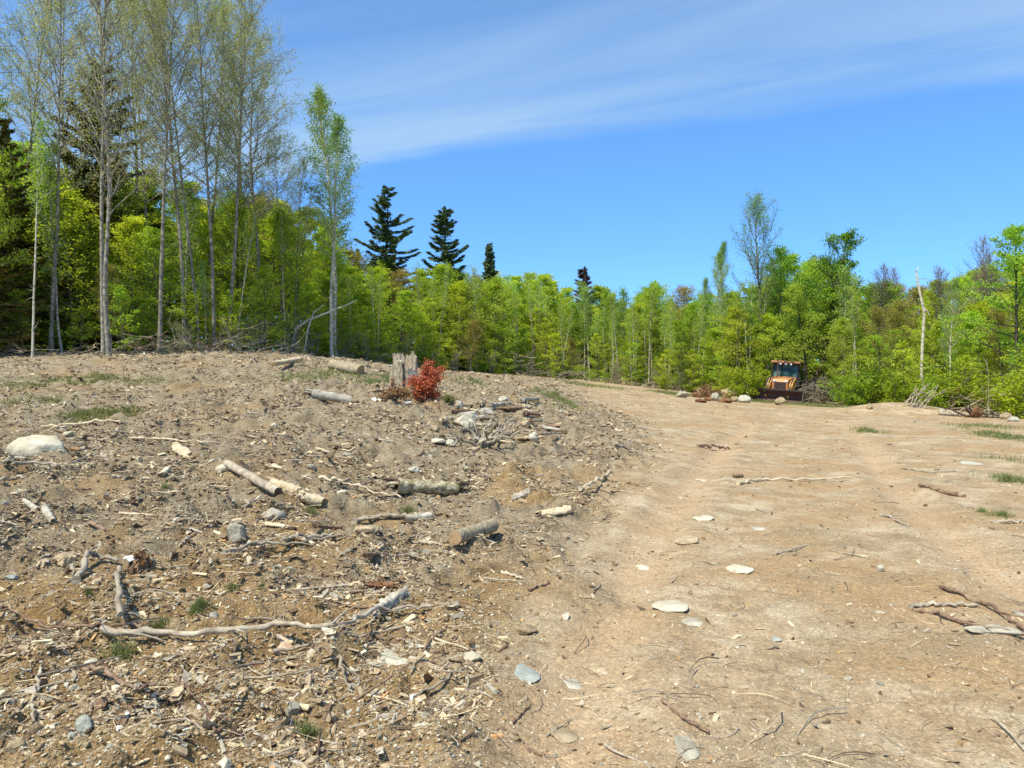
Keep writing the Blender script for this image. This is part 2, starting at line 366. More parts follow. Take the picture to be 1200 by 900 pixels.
MT['deepleaf'] = mat_leaf('deep_green_leaf', (0.05, 0.15, 0.015), (0.12, 0.28, 0.03), (0.24, 0.42, 0.05), 0.4)
MT['aspenleaf'] = mat_leaf('aspen_catkin_leaf', (0.24, 0.27, 0.09), (0.42, 0.46, 0.19), (0.58, 0.59, 0.36), 0.45, 0.12, 0.01)
MT['birchleaf'] = mat_leaf('birch_leaf', (0.13, 0.25, 0.05), (0.25, 0.42, 0.09), (0.42, 0.55, 0.18), 0.45, 0.1)
MT['bronze'] = mat_leaf('bronze_young_leaf', (0.22, 0.17, 0.04), (0.36, 0.32, 0.07), (0.46, 0.46, 0.12), 0.45, 0.15, 0.02)
MT['budleaf'] = mat_leaf('bud_leaf', (0.28, 0.22, 0.20), (0.40, 0.34, 0.29), (0.42, 0.42, 0.25), 0.3, 0.1, 0.01)
MT['needle'] = mat_leaf('spruce_needle', (0.05, 0.085, 0.035), (0.11, 0.165, 0.06), (0.22, 0.25, 0.08), 0.1, 0.1, 0.01)
MT['brownneedle'] = mat_leaf('browning_needle', (0.08, 0.09, 0.025), (0.18, 0.17, 0.045), (0.32, 0.27, 0.08), 0.15, 0.15, 0.01)
MT['purpleneedle'] = mat_leaf('cone_laden_needle', (0.09, 0.06, 0.06), (0.16, 0.11, 0.10), (0.22, 0.17, 0.13), 0.1, 0.1, 0.01)
MT['redleaf'] = mat_leaf('red_dead_leaf', (0.28, 0.075, 0.035), (0.56, 0.125, 0.06), (0.72, 0.27, 0.12), 0.3, 0.05, 0.0)
MT['deadleaf'] = mat_leaf('brown_dead_leaf', (0.18, 0.09, 0.045), (0.34, 0.18, 0.09), (0.48, 0.32, 0.19), 0.25, 0.1, 0.01)
MT['grass'] = mat_leaf('grass_blade', (0.13, 0.16, 0.05), (0.20, 0.26, 0.08), (0.40, 0.37, 0.20), 0.35, 0.12)
MT['grassy'] = mat_leaf('yellowish_ground_cover', (0.10, 0.13, 0.03), (0.2, 0.23, 0.06), (0.34, 0.32, 0.15), 0.35, 0.1)
MT['paper'] = mat_var('white_birch_bark', [(0.45, 0.43, 0.40), (0.75, 0.74, 0.72), (0.85, 0.84, 0.83)], 20, bump=0.3, rough=0.7)
MT['pinkbark'] = mat_var('pinkish_bark', [(0.45, 0.30, 0.2), (0.68, 0.52, 0.38), (0.78, 0.64, 0.5)], 16, bump=0.3)
MT['litter'] = mat_col('wood_litter'); MT['pebble'] = mat_col('pebble_stone', 0.85, 40, 0.2)

def ground_material():
    m, t, b = newmat('bare_earth')
    tc = N(t, 'ShaderNodeTexCoord'); P = tc.outputs['Object']
    z = N(t, 'ShaderNodeAttribute', attribute_name='zones'); sp = N(t, 'ShaderNodeSeparateColor'); L(t, z.outputs['Color'], sp.inputs[0])
    def nz(s, d=6.0, r=0.6, dist=0.0):
        n = N(t, 'ShaderNodeTexNoise', i_Scale=s, i_Detail=d, i_Roughness=r); n.inputs['Distortion'].default_value = dist; L(t, P, n.inputs['Vector']); return n.outputs[0]
    big = nz(0.7, 5); mid = nz(3.2, 8, 0.7); fine = nz(26, 6, 0.75); vf = nz(110, 4, 0.7)
    soil = ramp(t, mid, [(0.30, (0.16, 0.115, 0.065)), (0.44, (0.28, 0.215, 0.13)), (0.57, (0.39, 0.315, 0.20)), (0.72, (0.49, 0.415, 0.28))])
    soil = mixc(t, math_n(t, 'MULTIPLY', big, 0.45), soil, (0.36, 0.285, 0.165))
    ochre = ramp(t, mid, [(0.3, (0.27, 0.165, 0.065)), (0.5, (0.38, 0.25, 0.11)), (0.68, (0.47, 0.345, 0.19))])
    road = ramp(t, mid, [(0.28, (0.31, 0.215, 0.125)), (0.45, (0.415, 0.305, 0.185)), (0.66, (0.53, 0.415, 0.27))])
    pale = ramp(t, nz(1.6, 6, 0.65, 0.6), [(0.50, (0, 0, 0)), (0.60, (1, 1, 1))])
    road = mixc(t, math_n(t, 'MULTIPLY', pale, 0.7), road, (0.57, 0.485, 0.34))
    pk = ramp(t, nz(0.55, 4, 0.5, 0.3), [(0.46, (0, 0, 0)), (0.6, (1, 1, 1))])
    road = mixc(t, math_n(t, 'MULTIPLY', pk, 0.6), road, (0.38, 0.245, 0.115))
    gritty = ramp(t, nz(1.05, 5, 0.6, 0.3), [(0.5, (0, 0, 0)), (0.62, (1, 1, 1))])
    road = mixc(t, math_n(t, 'MULTIPLY', gritty, 0.55), road, (0.31, 0.245, 0.155))
    road = mixc(t, math_n(t, 'MULTIPLY', z.outputs['Alpha'], 0.85), road, (0.52, 0.375, 0.23))
    road = mixc(t, 1.0, road, (0.93, 0.905, 0.83), 'MULTIPLY')
    c = mixc(t, sp.outputs[1], soil, ochre)
    c = mixc(t, sp.outputs[0], c, road)
    c = mixc(t, math_n(t, 'MULTIPLY', sp.outputs[2], 0.7), c, (0.20, 0.22, 0.08))
    # crumb speckle
    v = N(t, 'ShaderNodeTexVoronoi', i_Scale=75.0); L(t, P, v.inputs['Vector'])
    vc = N(t, 'ShaderNodeSeparateColor'); L(t, v.outputs['Color'], vc.inputs[0])
    sp1 = ramp(t, vc.outputs[0], [(0.0, (0.62,) * 3), (0.25, (0.9,) * 3), (0.8, (1.0,) * 3), (0.97, (1.45,) * 3)])
    c = mixc(t, 0.65, c, mixc(t, 1.0, c, sp1, 'MULTIPLY'))
    fr = ramp(t, fine, [(0.3, (0.66,) * 3), (0.5, (1.0,) * 3), (0.7, (1.3,) * 3)])
    c = mixc(t, 0.8, c, mixc(t, 1.0, c, fr, 'MULTIPLY'))
    L(t, c, b.inputs['Base Color']); b.inputs['Roughness'].default_value = 0.95; b.inputs['Specular IOR Level'].default_value = 0.1
    hgt = math_n(t, 'ADD', math_n(t, 'MULTIPLY', fine, 1.0), math_n(t, 'MULTIPLY', vf, 0.45))
    hgt = math_n(t, 'ADD', hgt, math_n(t, 'MULTIPLY', v.outputs['Distance'], -0.35))
    st = N(t, 'ShaderNodeMapRange'); L(t, sp.outputs[0], st.inputs[0]); st.inputs[3].default_value = 0.030; st.inputs[4].default_value = 0.011
    bp = N(t, 'ShaderNodeBump'); bp.inputs['Strength'].default_value = 1.0; L(t, st.outputs[0], bp.inputs['Distance'])
    L(t, hgt, bp.inputs['Height']); L(t, bp.outputs[0], b.inputs['Normal'])
    return m

# ------------------------------------------------------------------ the ground sheet
def graded(near, step0, growth, far):
    v = [0.0]; s = step0
    while v[-1] < far:
        if v[-1] > near: s *= growth
        v.append(v[-1] + s)
    return np.array(v)
px_ = graded(2.4, 0.020, 1.0135, 500)
gx = np.r_[-px_[:0:-1], px_]
yy = [2.0]; 
while yy[-1] < 700:
    yy.append(yy[-1] + max(0.011, 0.0042 * yy[-1]) * (1 if yy[-1] < 45 else (1.5 + (yy[-1] - 45) / 20)))
back = -graded(0.5, 0.25, 1.15, 60)[::-1] + 2.0
gy = np.r_[back[:-1], np.array(yy)]
GX, GY = np.meshgrid(gx, gy)
GZ = H(GX.ravel(), GY.ravel())
zon = np.zeros((GX.size, 4)); xr, yr = GX.ravel(), GY.ravel()
zon[:, 0] = road_mask(xr, yr)
och = sstep(0.42, 0.62, fbm(xr * 0.9 + 3, yr * 0.9, 12, 4) + 0.30 * sstep(6.2, 4.4, yr) - 0.02) * sstep(14, 5, yr)
zon[:, 1] = np.clip(och * (1 - zon[:, 0]) + 0.5 * sstep(0.6, 0.7, fbm(xr * 0.5, yr * 0.5, 77, 4)), 0, 1)
zon[:, 2] = np.clip(grass_field(xr, yr), 0, 1)
zon[:, 3] = track_mask(xr, yr) * zon[:, 0]
g = MB(); nx, ny = len(gx), len(gy)
i = np.arange(ny - 1)[:, None] * nx; j = np.arange(nx - 1)[None]
g.add(np.c_[xr, yr, GZ], np.stack([i + j, i + j + 1, i + nx + j + 1, i + nx + j], -1).reshape(-1, 4))
go = g.build('ground', ground_material(), smooth=True, tint=False); tag(go, kind='structure')
za = go.data.attributes.new('zones', 'FLOAT_COLOR', 'POINT'); za.data.foreach_set('color', zon.astype(np.float32).ravel())

# ------------------------------------------------------------------ trees
def rot_about(v, axis, a):
    axis = axis / (np.linalg.norm(axis) + 1e-9)
    return v * math.cos(a) + np.cross(axis, v) * math.sin(a) + axis * np.dot(axis, v) * (1 - math.cos(a))
def leaves(mb, P, size, r, flat=0.0, aspect=0.62, tint=None, m=0):
    n = len(P)
    nv = r.normal(size=(n, 3)); nv[:, 2] = nv[:, 2] + 0.55 + flat * 0.7; nv[:, 1] -= .35; nv[:, 0] -= .25
    nv /= np.linalg.norm(nv, axis=1, keepdims=True)
    a = r.normal(size=(n, 3)); u = np.cross(nv, a); u /= np.linalg.norm(u, axis=1, keepdims=True); v = np.cross(nv, u)
    s = (size * (0.6 + 0.8 * r.random(n)))[:, None] * 0.5
    q = np.stack([P - u * s, P - v * s * aspect + nv * s * 0.2, P + u * s, P + v * s * aspect + nv * s * 0.2], 1)
    idx = np.arange(n * 4).reshape(n, 4)
    t = r.random(n) if tint is None else tint
    mb.add(q.reshape(-1, 3), idx, m, np.repeat(t, 4))
def spine(p, d, Ln, k, bend, wob, r):
    pts = [np.array(p, float)]; d = d / np.linalg.norm(d); s = Ln / k
    for _ in range(k):
        d = d + np.array([0, 0, bend]) / k + r.normal(size=3) * wob; d /= np.linalg.norm(d)
        pts.append(pts[-1] + d * s)
    return np.array(pts)
def grow_tree(name, seed, Ht, r0, cb, nl, ang, lfun, bend, nsub, leafn, lsize, lspread, flat, wood, leafm, stems=1, lean=0.02, subratio=0.45, twigs=3, gap=0.0, tintfun=None, trunk_pts=None, dead=0):
    r = np.random.default_rng(seed); W = MB(); LP = []; LT = []
    for sidx in range(stems):
        d0 = np.array([r.normal() * lean, r.normal() * lean, 1.0])
        hh = Ht * (1 if sidx == 0 else r.uniform(0.6, 0.95)); off = np.array([0, 0, 0]) if sidx == 0 else np.array([r.normal() * .15, r.normal() * .15, 0])
        if stems > 1: d0[:2] += r.normal(size=2) * 0.22
        if trunk_pts is not None:
            tp = np.array(trunk_pts, float); kk = np.linspace(0, len(tp) - 1, 16); T = np.stack([np.interp(kk, np.arange(len(tp)), tp[:, c]) for c in range(3)], 1)
            T[1:-1] = (T[:-2] + 2 * T[1:-1] + T[2:]) / 4
        else: T = spine(off + np.array([0, 0, -0.3]), d0, hh + 0.3, 14, 0.05, 0.022, r)
        f = np.linspace(0, 1, len(T)); R = r0 * (1 - f) ** 0.85 + 0.008; R[0] *= 1.35
        if sidx: R = R * 0.75
        W.tube(T, R, 7)
        zc = T[:, 2]
        for q in range(nl // stems):
            u = cb + (1 - cb) * ((q + r.random()) / (nl / stems)) ** 0.9
            if u > 0.985: u = 0.985
            if gap and r.random() < gap: continue
            p = np.array([np.interp(u, f, T[:, c]) for c in range(3)]); rr = np.interp(u, f, R)
            phi = q * 2.4 + r.normal() * 0.5; a = math.radians(ang[0] + (ang[1] - ang[0]) * (u - cb) / (1 - cb + 1e-6) + r.normal() * 8)
            d = np.array([math.cos(phi) * math.sin(a), math.sin(phi) * math.sin(a), math.cos(a)])
            ln = lfun((u - cb) / (1 - cb)) * Ht * r.uniform(0.65, 1.2)
            S = spine(p, d, ln, 7, bend, 0.10, r)
            fr = np.linspace(0, 1, 8); W.tube(S, rr * 0.48 * (1 - fr) + 0.004, 4, cap=False)
            ct = r.random() * 0.5 + 0.25
            for k in range(nsub):
                t_ = 0.2 + 0.8 * (k + r.random()) / nsub
                b0 = np.array([np.interp(t_, fr, S[:, c]) for c in range(3)]); dd = S[-1] - S[0]; dd /= np.linalg.norm(dd) + 1e-9
                ax = np.array([0, 0, 1.0]) if flat > 0.3 else r.normal(size=3)
                e = rot_about(dd, ax, (1 if k % 2 else -1) * r.uniform(0.5, 1.0)); e[2] += r.normal() * 0.12
                sl = ln * subratio * (1.1 - t_ * 0.6) * r.uniform(0.6, 1.2)
                B = spine(b0, e, sl, 4, bend * 0.5, 0.10, r); W.tube(B, rr * 0.16 * (1 - np.linspace(0, 1, 5)) + 0.003, 3, cap=False)
                if leafn:
                    m_ = max(1, int(leafn * r.uniform(0.5, 1.4)))
                    tt = r.random(m_) ** 0.7 * 4
                    c0 = np.stack([np.interp(tt, np.arange(5), B[:, c]) for c in range(3)], 1)
                    sc = np.array([1, 1, 1 - 0.75 * flat]) * lspread
                    LP.append(c0 + r.normal(size=(m_, 3)) * sc); LT.append(np.clip(ct + r.normal(size=m_) * 0.22, 0, 1))
                for k2 in range(twigs):
                    e2 = e + r.normal(size=3) * 0.7; W.tube(spine(B[1 + k2 % 4], e2, sl * 0.4, 2, bend * .3, 0.1, r), [0.005, 0.004, 0.002], 3, cap=False)
        for q in range(dead):
            u = r.uniform(0.12, cb); p = np.array([np.interp(u, f, T[:, c]) for c in range(3)]); phi = r.random() * 6.28
            W.tube(spine(p, np.array([math.cos(phi), math.sin(phi), r.uniform(-.2, .5)]), Ht * r.uniform(0.02, 0.07), 4, 0.1, 0.2, r), np.linspace(0.012, 0.003, 5), 3, cap=False)
    root = empty(name)
    W.build('trunk', MT[wood], root, smooth=True)
    if LP:
        Lm = MB(); leaves(Lm, np.concatenate(LP), lsize, r, flat, tint=np.concatenate(LT)); Lm.build('crown', MT[leafm], root)
    root['_h'] = float(Ht); return root
def grow_spruce(name, seed, Ht, Rb, nw, leafm, droop=0.35, cb=0.06, gap=0.1, dens=1.0, top=1.0):
    r = np.random.default_rng(seed); W = MB(); Lm = MB(); LPs = []
    T = spine((0, 0, -0.3), np.array([0.01, 0, 1.0]), Ht + 0.3, 12, 0.1, 0.006, r); f = np.linspace(0, 1, 13)
    R = 0.012 * Ht * (1 - f) + 0.012; W.tube(T, R, 7)
    segs = []
    for w_ in range(nw):
        u = cb + (1 - cb) * (w_ / nw) ** 0.92
        nb = r.integers(4, 7); ph0 = r.random() * 6.28
        for k in range(nb):
            if r.random() < gap: continue
            uu = min(0.99, u + r.normal() * 0.014); p = np.array([np.interp(uu, f, T[:, c]) for c in range(3)])
            ph = ph0 + k * 6.283 / nb + r.normal() * 0.25; ln = Rb * (1 - uu) ** 0.8 * r.uniform(0.45, 1.22) + 0.12; drp = droop * r.uniform(.5, 1.4)
            z0 = -drp + 0.9 * uu ** 2 * top
            S = [p]; 
            for q in range(1, 9):
                t_ = q / 8; S.append(p + np.array([math.cos(ph) * ln * t_, math.sin(ph) * ln * t_, ln * (z0 * t_ + (0.62 * droop + 0.12) * t_ ** 2.4)]))
            S = np.array(S); W.tube(S, 0.022 * ln * 0.3 * (1 - np.linspace(0, 1, 9)) + 0.006, 3, cap=False)
            nn = int(120 * ln * dens) + 24
            tt = r.random(nn) ** 0.8; c0 = np.stack([np.interp(tt * 8, np.arange(9), S[:, c]) for c in range(3)], 1)
            side = np.array([-math.sin(ph), math.cos(ph), 0]); out_ = np.array([math.cos(ph), math.sin(ph), 0.1])
            sg = r.choice([-1, 1], nn); sw = ln * 0.20 * (1.05 - tt) + 0.09
            off = side[None] * (sg * sw * r.random(nn))[:, None] + out_[None] * (r.random(nn) * 0.15)[:, None]; off[:, 2] += -r.random(nn) * 0.10 * ln * 0.35 + 0.03 * r.normal(size=nn)
            c1 = c0 + off; d = side[None] * sg[:, None] * 0.8 + out_[None] * (0.5 + r.random(nn))[:, None] + r.normal(size=(nn, 3)) * 0.35; d /= np.linalg.norm(d, axis=1, keepdims=True)
            nv = r.normal(size=(nn, 3)) * 0.7 + np.array([-.3, -.5, .8]); v = np.cross(nv, d); v /= np.linalg.norm(v, axis=1, keepdims=True)
            sl = (0.12 + 0.14 * r.random(nn))[:, None]; wd = 0.045
            q4 = np.stack([c1 - d * sl, c1 + v * wd, c1 + d * sl, c1 - v * wd], 1)
            Lm.add(q4.reshape(-1, 3), np.arange(nn * 4).reshape(nn, 4), 0, np.repeat(np.clip(r.random(nn) * 0.7 + r.random() * 0.3, 0, 1), 4))
    nn = 1500; uu = cb + (1 - cb) * r.random(nn) ** .85; ph = r.random(nn) * 6.283; rr = Rb * (1 - uu) ** .85 * .55 * r.random(nn) ** .6
    leaves(Lm, np.c_[np.cos(ph) * rr, np.sin(ph) * rr, uu * Ht - rr * droop * .5], .26, r, .2, .35, tint=r.random(nn) * .7)
    root = empty(name); W.build('trunk', MT['darkbark'], root, smooth=True); Lm.build('crown', MT[leafm], root); root['_h'] = float(Ht); return root

USED = set()
def put(proto, x, y, h, rz, label, cat, group=None, sxy=None, lean=(0, 0)):
    o = proto if proto.name not in USED else copy_tree(proto)
    USED.add(proto.name)
    s = h / proto['_h']; o.location = (x, y, Hs(x, y)); o.rotation_euler = (lean[0], lean[1], rz); q = s * (sxy or 1)
    o.scale = (q, q, s); 
    return tag(o, label, cat, group)
def put_px(proto, px, top, Y, rz, label, cat='tree', group=None, sxy=None, lean=(0, 0)):
    x, y, z = ground(px, Y); h = CAM_H + (HOR - top) / F * Y - z
    return put(proto, x, y, max(h, 0.3), rz, label, cat, group, sxy, lean)

prof_layer = lambda u: 0.30 * max(0.02, 1 - u ** 2.0) ** 0.6 * (0.65 + 0.35 * min(1, u * 4))
prof_round = lambda u: 0.26 * math.sin(math.pi * (0.18 + 0.78 * u)) ** 0.7
prof_airy = lambda u: 0.21 * math.sin(math.pi * (0.15 + 0.8 * u)) ** 0.8
prof_thin = lambda u: 0.095 * math.sin(math.pi * (0.12 + 0.85 * u)) + .01
beech = [grow_tree('beech_tree', 100 + k, 8.5, 0.075, 0.07, 64, (84, 35), prof_layer, 0.1, 7, 23, 0.125, 0.14, 0.7, 'bark', 'beech') for k in range(5)]
maple = [grow_tree('maple_tree', 140 + k, 9.0, 0.085, 0.15, 58, (68, 28), prof_round, 0.3, 7, 24, 0.12, 0.16, 0.35, 'bark', 'maple') for k in range(4)]
slim = [grow_tree('slim_tree', 170 + k, 9.0, 0.055, 0.38, 26, (50, 20), prof_thin, 0.35, 5, 20, 0.10, 0.16, 0.2, 'birch', 'birchleaf', dead=8) for k in range(3)]
aspenT = [grow_tree('aspen_tree', 200 + k, 20, 0.12, 0.42, 46, (60, 28), prof_airy, 0.3, 10, 21, 0.085, 0.13, 0.0, 'aspen', 'aspenleaf', dead=18, twigs=3, lean=0.03) for k in range(4)]
birchT = [grow_tree('birch_tree', 230 + k, 16, 0.11, 0.42, 40, (48, 18), lambda u: .13 * math.sin(math.pi * (0.15 + 0.8 * u)) + .01, 0.4, 8, 26, 0.095, 0.15, 0.0, 'birch', 'birchleaf', dead=10) for k in range(3)]
poles = [grow_tree('pole_tree', 240 + k, 8.5, 0.05, 0.62, 18, (50, 20), lambda u: .10, 0.3, 4, 14, 0.10, 0.12, 0.2, 'birch', 'maple', dead=12) for k in range(3)]
tallmaple = grow_tree('tall_maple', 246, 15, 0.14, 0.25, 60, (65, 30), lambda u: .15 * (1 - u) ** .4, 0.3, 8, 30, 0.12, 0.18, 0.4, 'bark', 'beech')
rusty = [grow_tree('bronze_tree', 247 + k, 9.0, 0.08, 0.25, 46, (58, 24), prof_round, 0.35, 7, 24, 0.10, 0.17, 0.3, 'bark', 'bronze') for k in range(2)]
baretree = [grow_tree('budding_tree', 250 + k, 11, 0.09, 0.30, 50, (45, 18), lambda u: 0.2 * math.sin(math.pi * (0.2 + 0.75 * u)), 0.5, 8, 7, 0.06, 0.15, 0.0, 'bark', 'budleaf', twigs=5) for k in range(2)]
sapling = [grow_tree('sapling', 270 + k, 4.0, 0.028, 0.15, 22, (75, 35), prof_layer, 0.1, 5, 16, 0.105, 0.10, 0.6, 'bark', 'beech') for k in range(3)]
shrubs = [grow_tree('shrub', 290 + k, 2.2, 0.022, 0.08, 36, (60, 35), lambda u: 0.34, 0.2, 4, 20, 0.10, 0.11, 0.3, 'bark', 'shrub', stems=4, lean=0.1) for k in range(3)]
drybush = [grow_tree('dry_bush', 310 + k, 1.8, 0.014, 0.08, 42, (50, 25), lambda u: 0.3, 0.3, 5, 1, 0.05, 0.08, 0.0, 'twig', 'budleaf', stems=6, lean=0.1, twigs=3) for k in range(2)]
spruceP = [grow_spruce('spruce_tree', 330, 17, 4.9, 30, 'needle', droop=0.48, gap=0.22), grow_spruce('spruce_tree', 331, 15, 3.9, 34, 'needle', droop=0.55, gap=0.18), grow_spruce('spruce_tree', 332, 12, 2.4, 40, 'needle', droop=0.35, gap=0.04)]
brownfir = grow_spruce('fir_tree', 340, 15, 4.2, 28, 'brownneedle', droop=0.15, gap=0.22, dens=1.1)
purplefir = grow_spruce('cone_fir', 341, 13, 2.0, 30, 'purpleneedle', droop=0.2, gap=0.1)

EDGE_PX = [-260, -120, 0, 125, 250, 350, 450, 600, 700, 800, 880, 925, 1000, 1100, 1200, 1350, 1500]
EDGE_Y = [27, 28, 30, 29.5, 33.5, 38, 45, 58, 62, 56, 51, 51.5, 44, 37.5, 33.5, 30, 28]
SK_PX = [-260, 0, 60, 140, 200, 260, 330, 380, 420, 480, 520, 560, 600, 650, 700, 760, 800, 850, 900, 960, 1020, 1080, 1130, 1180, 1250, 1500]
SK_Y = [150, 190, 195, 205, 228, 238, 235, 285, 305, 322, 312, 312, 322, 332, 352, 342, 352, 345, 325, 318, 322, 345, 340, 312, 290, 270]
def area(px):
    for a, t in ((150, 'behind the twin-stemmed aspen'), (360, 'under the tall pale aspens'), (500, 'below the largest spruce'), (600, 'below the second spruce'),
                 (720, 'behind the grassy bank'), (870, 'behind the rock pile'), (990, 'behind the orange tractor'), (1110, 'behind the earth mound'), (9999, 'at the far right')):
        if px < a: return t
count = 0
for row, (dy, hf, hj) in enumerate([(1.2, 0.60, 0.14), (3.6, 0.82, 0.14), (6.5, 0.93, 0.10), (10, 0.99, 0.07), (14, 0.98, 0.06), (19, 0.96, 0.06), (26, 0.93, 0.05)]):
    pxc = -230
    while pxc < 1430:
        Ye = float(np.interp(pxc, EDGE_PX, EDGE_Y)); Y = Ye + dy + random.uniform(-1, 1)
        sk = float(np.interp(pxc, SK_PX, SK_Y)) + random.gauss(0, 7)
        if row < 2 and (925 < pxc < 985): pxc += 8; continue
        x, y, z = ground(pxc, Y); full = CAM_H + (HOR - sk) / F * Y - z
        h = full * min(1.03, hf + random.gauss(0, hj)); h = max(h, 2.2)
        mid_ = 560 < pxc < 900
        p = random.random()
        if 930 < pxc < 1060 and row > 0 and p < 0.5: pr = random.choice(maple)
        elif p < (0.42 if mid_ else 0.68): pr = random.choice(beech)
        elif p < (0.72 if mid_ else 0.92): pr = random.choice(maple)
        else: pr = random.choice(slim)
        if random.random() < .09: pr = random.choice(rusty)
        kind = {'beech': 'leafy beech', 'maple': 'round-crowned maple', 'slim_': 'slim pale-stemmed tree', 'bronz': 'bronze-leaved tree'}[pr.name[:5]]
        pos = 'front of the wood' if row < 2 else ('within the wood' if row < 4 else 'deep in the wood')
        put(pr, x, y, h, random.uniform(0, 6.28), f'{kind}, {pos} {area(pxc)}', 'tree', 'young leafy trees of the wood', sxy=random.uniform(1.0, 1.4))
        count += 1
        pxc += (2.3 + row * 0.28) * random.uniform(0.75, 1.3) * F / Y
print('wood trees', count)
def far_wood():
    r = np.random.default_rng(5); n = 120000; px = r.uniform(-500, 1700, n); Ye = np.interp(px, EDGE_PX, EDGE_Y); Y = Ye + r.uniform(25, 44, n); x = (px - 600) / F * Y; z = H(x, Y)
    sk = np.interp(px, SK_PX, SK_Y) + 14; top = CAM_H + (HOR - sk) / F * Y - z; top = top * (.8 + .25 * fbm(px * .05, px * 0, 3, 3)); hh = top * np.where(np.arange(n) % 2 == 0, r.random(n) ** 3, r.random(n) ** .8)
    Lm = MB(); leaves(Lm, np.c_[x, Y, z + hh], .62, r, .3, tint=np.clip(fbm(x * .6, hh * .6 + Y, 4, 3) * 1.6 - .3 + r.normal(size=n) * .1, 0, 1)); tag(Lm.build('distant_wood', MT['maple'], None), 'far-off green wood closing the view behind the edge trees', 'wood', kind='stuff')
far_wood()
for i_ in range(46):
    px = random.choice([random.uniform(410, 900), random.uniform(560, 880), random.uniform(150, 1150)]); Y = float(np.interp(px, EDGE_PX, EDGE_Y)) + random.uniform(.3, 3.0)
    x, y, z = ground(px, Y); sk = float(np.interp(px, SK_PX, SK_Y)); full = CAM_H + (HOR - sk) / F * Y - z
    put(random.choice(poles), x, y, full * random.uniform(.7, 1.0), random.uniform(0, 6.28), f'thin pale pole tree {area(px)}', 'tree', 'thin pale pole trees of the wood edge', sxy=random.uniform(.9, 1.1), lean=(random.gauss(0, .05), random.gauss(0, .05)))
# saplings and undergrowth along the edge
for i_ in range(46):
    px = -180 + 1560 * (i_ + random.random()) / 46; Y = float(np.interp(px, EDGE_PX, EDGE_Y)) + random.uniform(-0.8, 1.6)
    if 885 < px < 985: continue
    x, y, z = ground(px, Y)
    put(random.choice(sapling), x, y, random.uniform(1.6, 4.2) * (0.75 if px < 160 else 1), random.uniform(0, 6.28), f'small leafy sapling at the wood edge {area(px)}', 'sapling', 'saplings along the wood edge', sxy=random.uniform(1, 1.4))
for i_ in range(44):
    px = 350 + 1050 * (i_ + random.random()) / 44
    if 876 < px < 985: continue
    Y = float(np.interp(px, EDGE_PX, EDGE_Y)) + random.uniform(-0.6, 0.8)
    x, y, z = ground(px, Y)
    hh = random.uniform(0.8, 1.5) if px < 820 else random.uniform(1.2, 2.6)
    put(random.choice(shrubs), x, y, hh, random.uniform(0, 6.28), f'bright green low shrub at the wood edge {area(px)}', 'shrub', 'green shrubs along the wood edge', sxy=random.uniform(1, 1.3))
for i_ in range(30):
    px = 200 + 680 * (i_ + random.random()) / 30; Y = float(np.interp(px, EDGE_PX, EDGE_Y)) + random.uniform(-0.4, 1.0)
    x, y, z = ground(px, Y)
    put(random.choice(drybush), x, y, random.uniform(1.0, 2.4), random.uniform(0, 6.28), f'bare grey bush at the wood edge {area(px)}', 'dry bush', 'bare grey bushes along the wood edge')

# bushes round the tractor
for px, top, Y, lb in ((872, 428, 47.5, 'bright green bush left of the tractor'), (872, 446, 48.6, 'small yellow-green bush touching the tractor bucket'),
                       (992, 446, 43, 'low green bush right of the brush mound'), (1010, 436, 42, 'broad green bush in front of the wood right of the tractor'),
                       (1048, 432, 39, 'rounded bright bush left of the leaning grey branches'), (1105, 428, 37, 'tall green bush behind the leaning grey branches'),
                       (1092, 446, 36.5, 'low dark green bush right of the leaning grey branches'), (1190, 435, 31.5, 'vivid green bush at the far right edge')):
    put_px(random.choice(shrubs), px, top, Y, random.uniform(0, 6.28), lb, 'bush', 'green bushes beside the tractor and mound', sxy=1.25)

# tall pale aspens of the left wood
tall = [(60, -30, 30.5, 'slender forked aspen between the left edge and the twin-stemmed aspen', .9), (187, -45, 31.5, 'tall straight pale trunk right of the twin-stemmed aspen', .9), (216, -25, 33, 'tall aspen with a dark trunk right of the straight pale one', .9),
        (234, 5, 34, 'thin tall aspen in the middle of the left stand', .8), (251, -10, 34, 'pale-trunked aspen beside the thin one in the left stand', .9), (268, 15, 35, 'slightly leaning aspen with a mottled trunk', .95),
        (306, 45, 37, 'outermost dense aspen at the right side of the left stand', 1.05), (288, 20, 42, 'aspen standing behind the mottled-trunk aspen', 1.1), (160, -20, 38, 'aspen standing behind the straight pale trunk', 1.0), (330, 165, 41, 'shorter aspen with an ash-grey crown right of the stand', .9),
        (14, -40, 34, 'aspen rising behind the left edge of the wood', .9), (95, -20, 42, 'aspen rising behind the dark fir', 1.1), (-40, -60, 34, 'aspen just outside the left edge', 1.0),
        (180, 10, 36, 'thin aspen close behind the straight pale trunk', .8), (243, 30, 40, 'thin aspen deep in the left stand', .9)]
for k, (px, top, Y, lb, sw) in enumerate(tall):
    put_px(aspenT[k % 4] if k % 3 else aspenT[(k * 3 + 1) % 4], px, top, Y, k * 1.3, lb, 'aspen', 'tall aspens on the left', sxy=sw, lean=(random.gauss(0, .012), random.gauss(0, .02)))
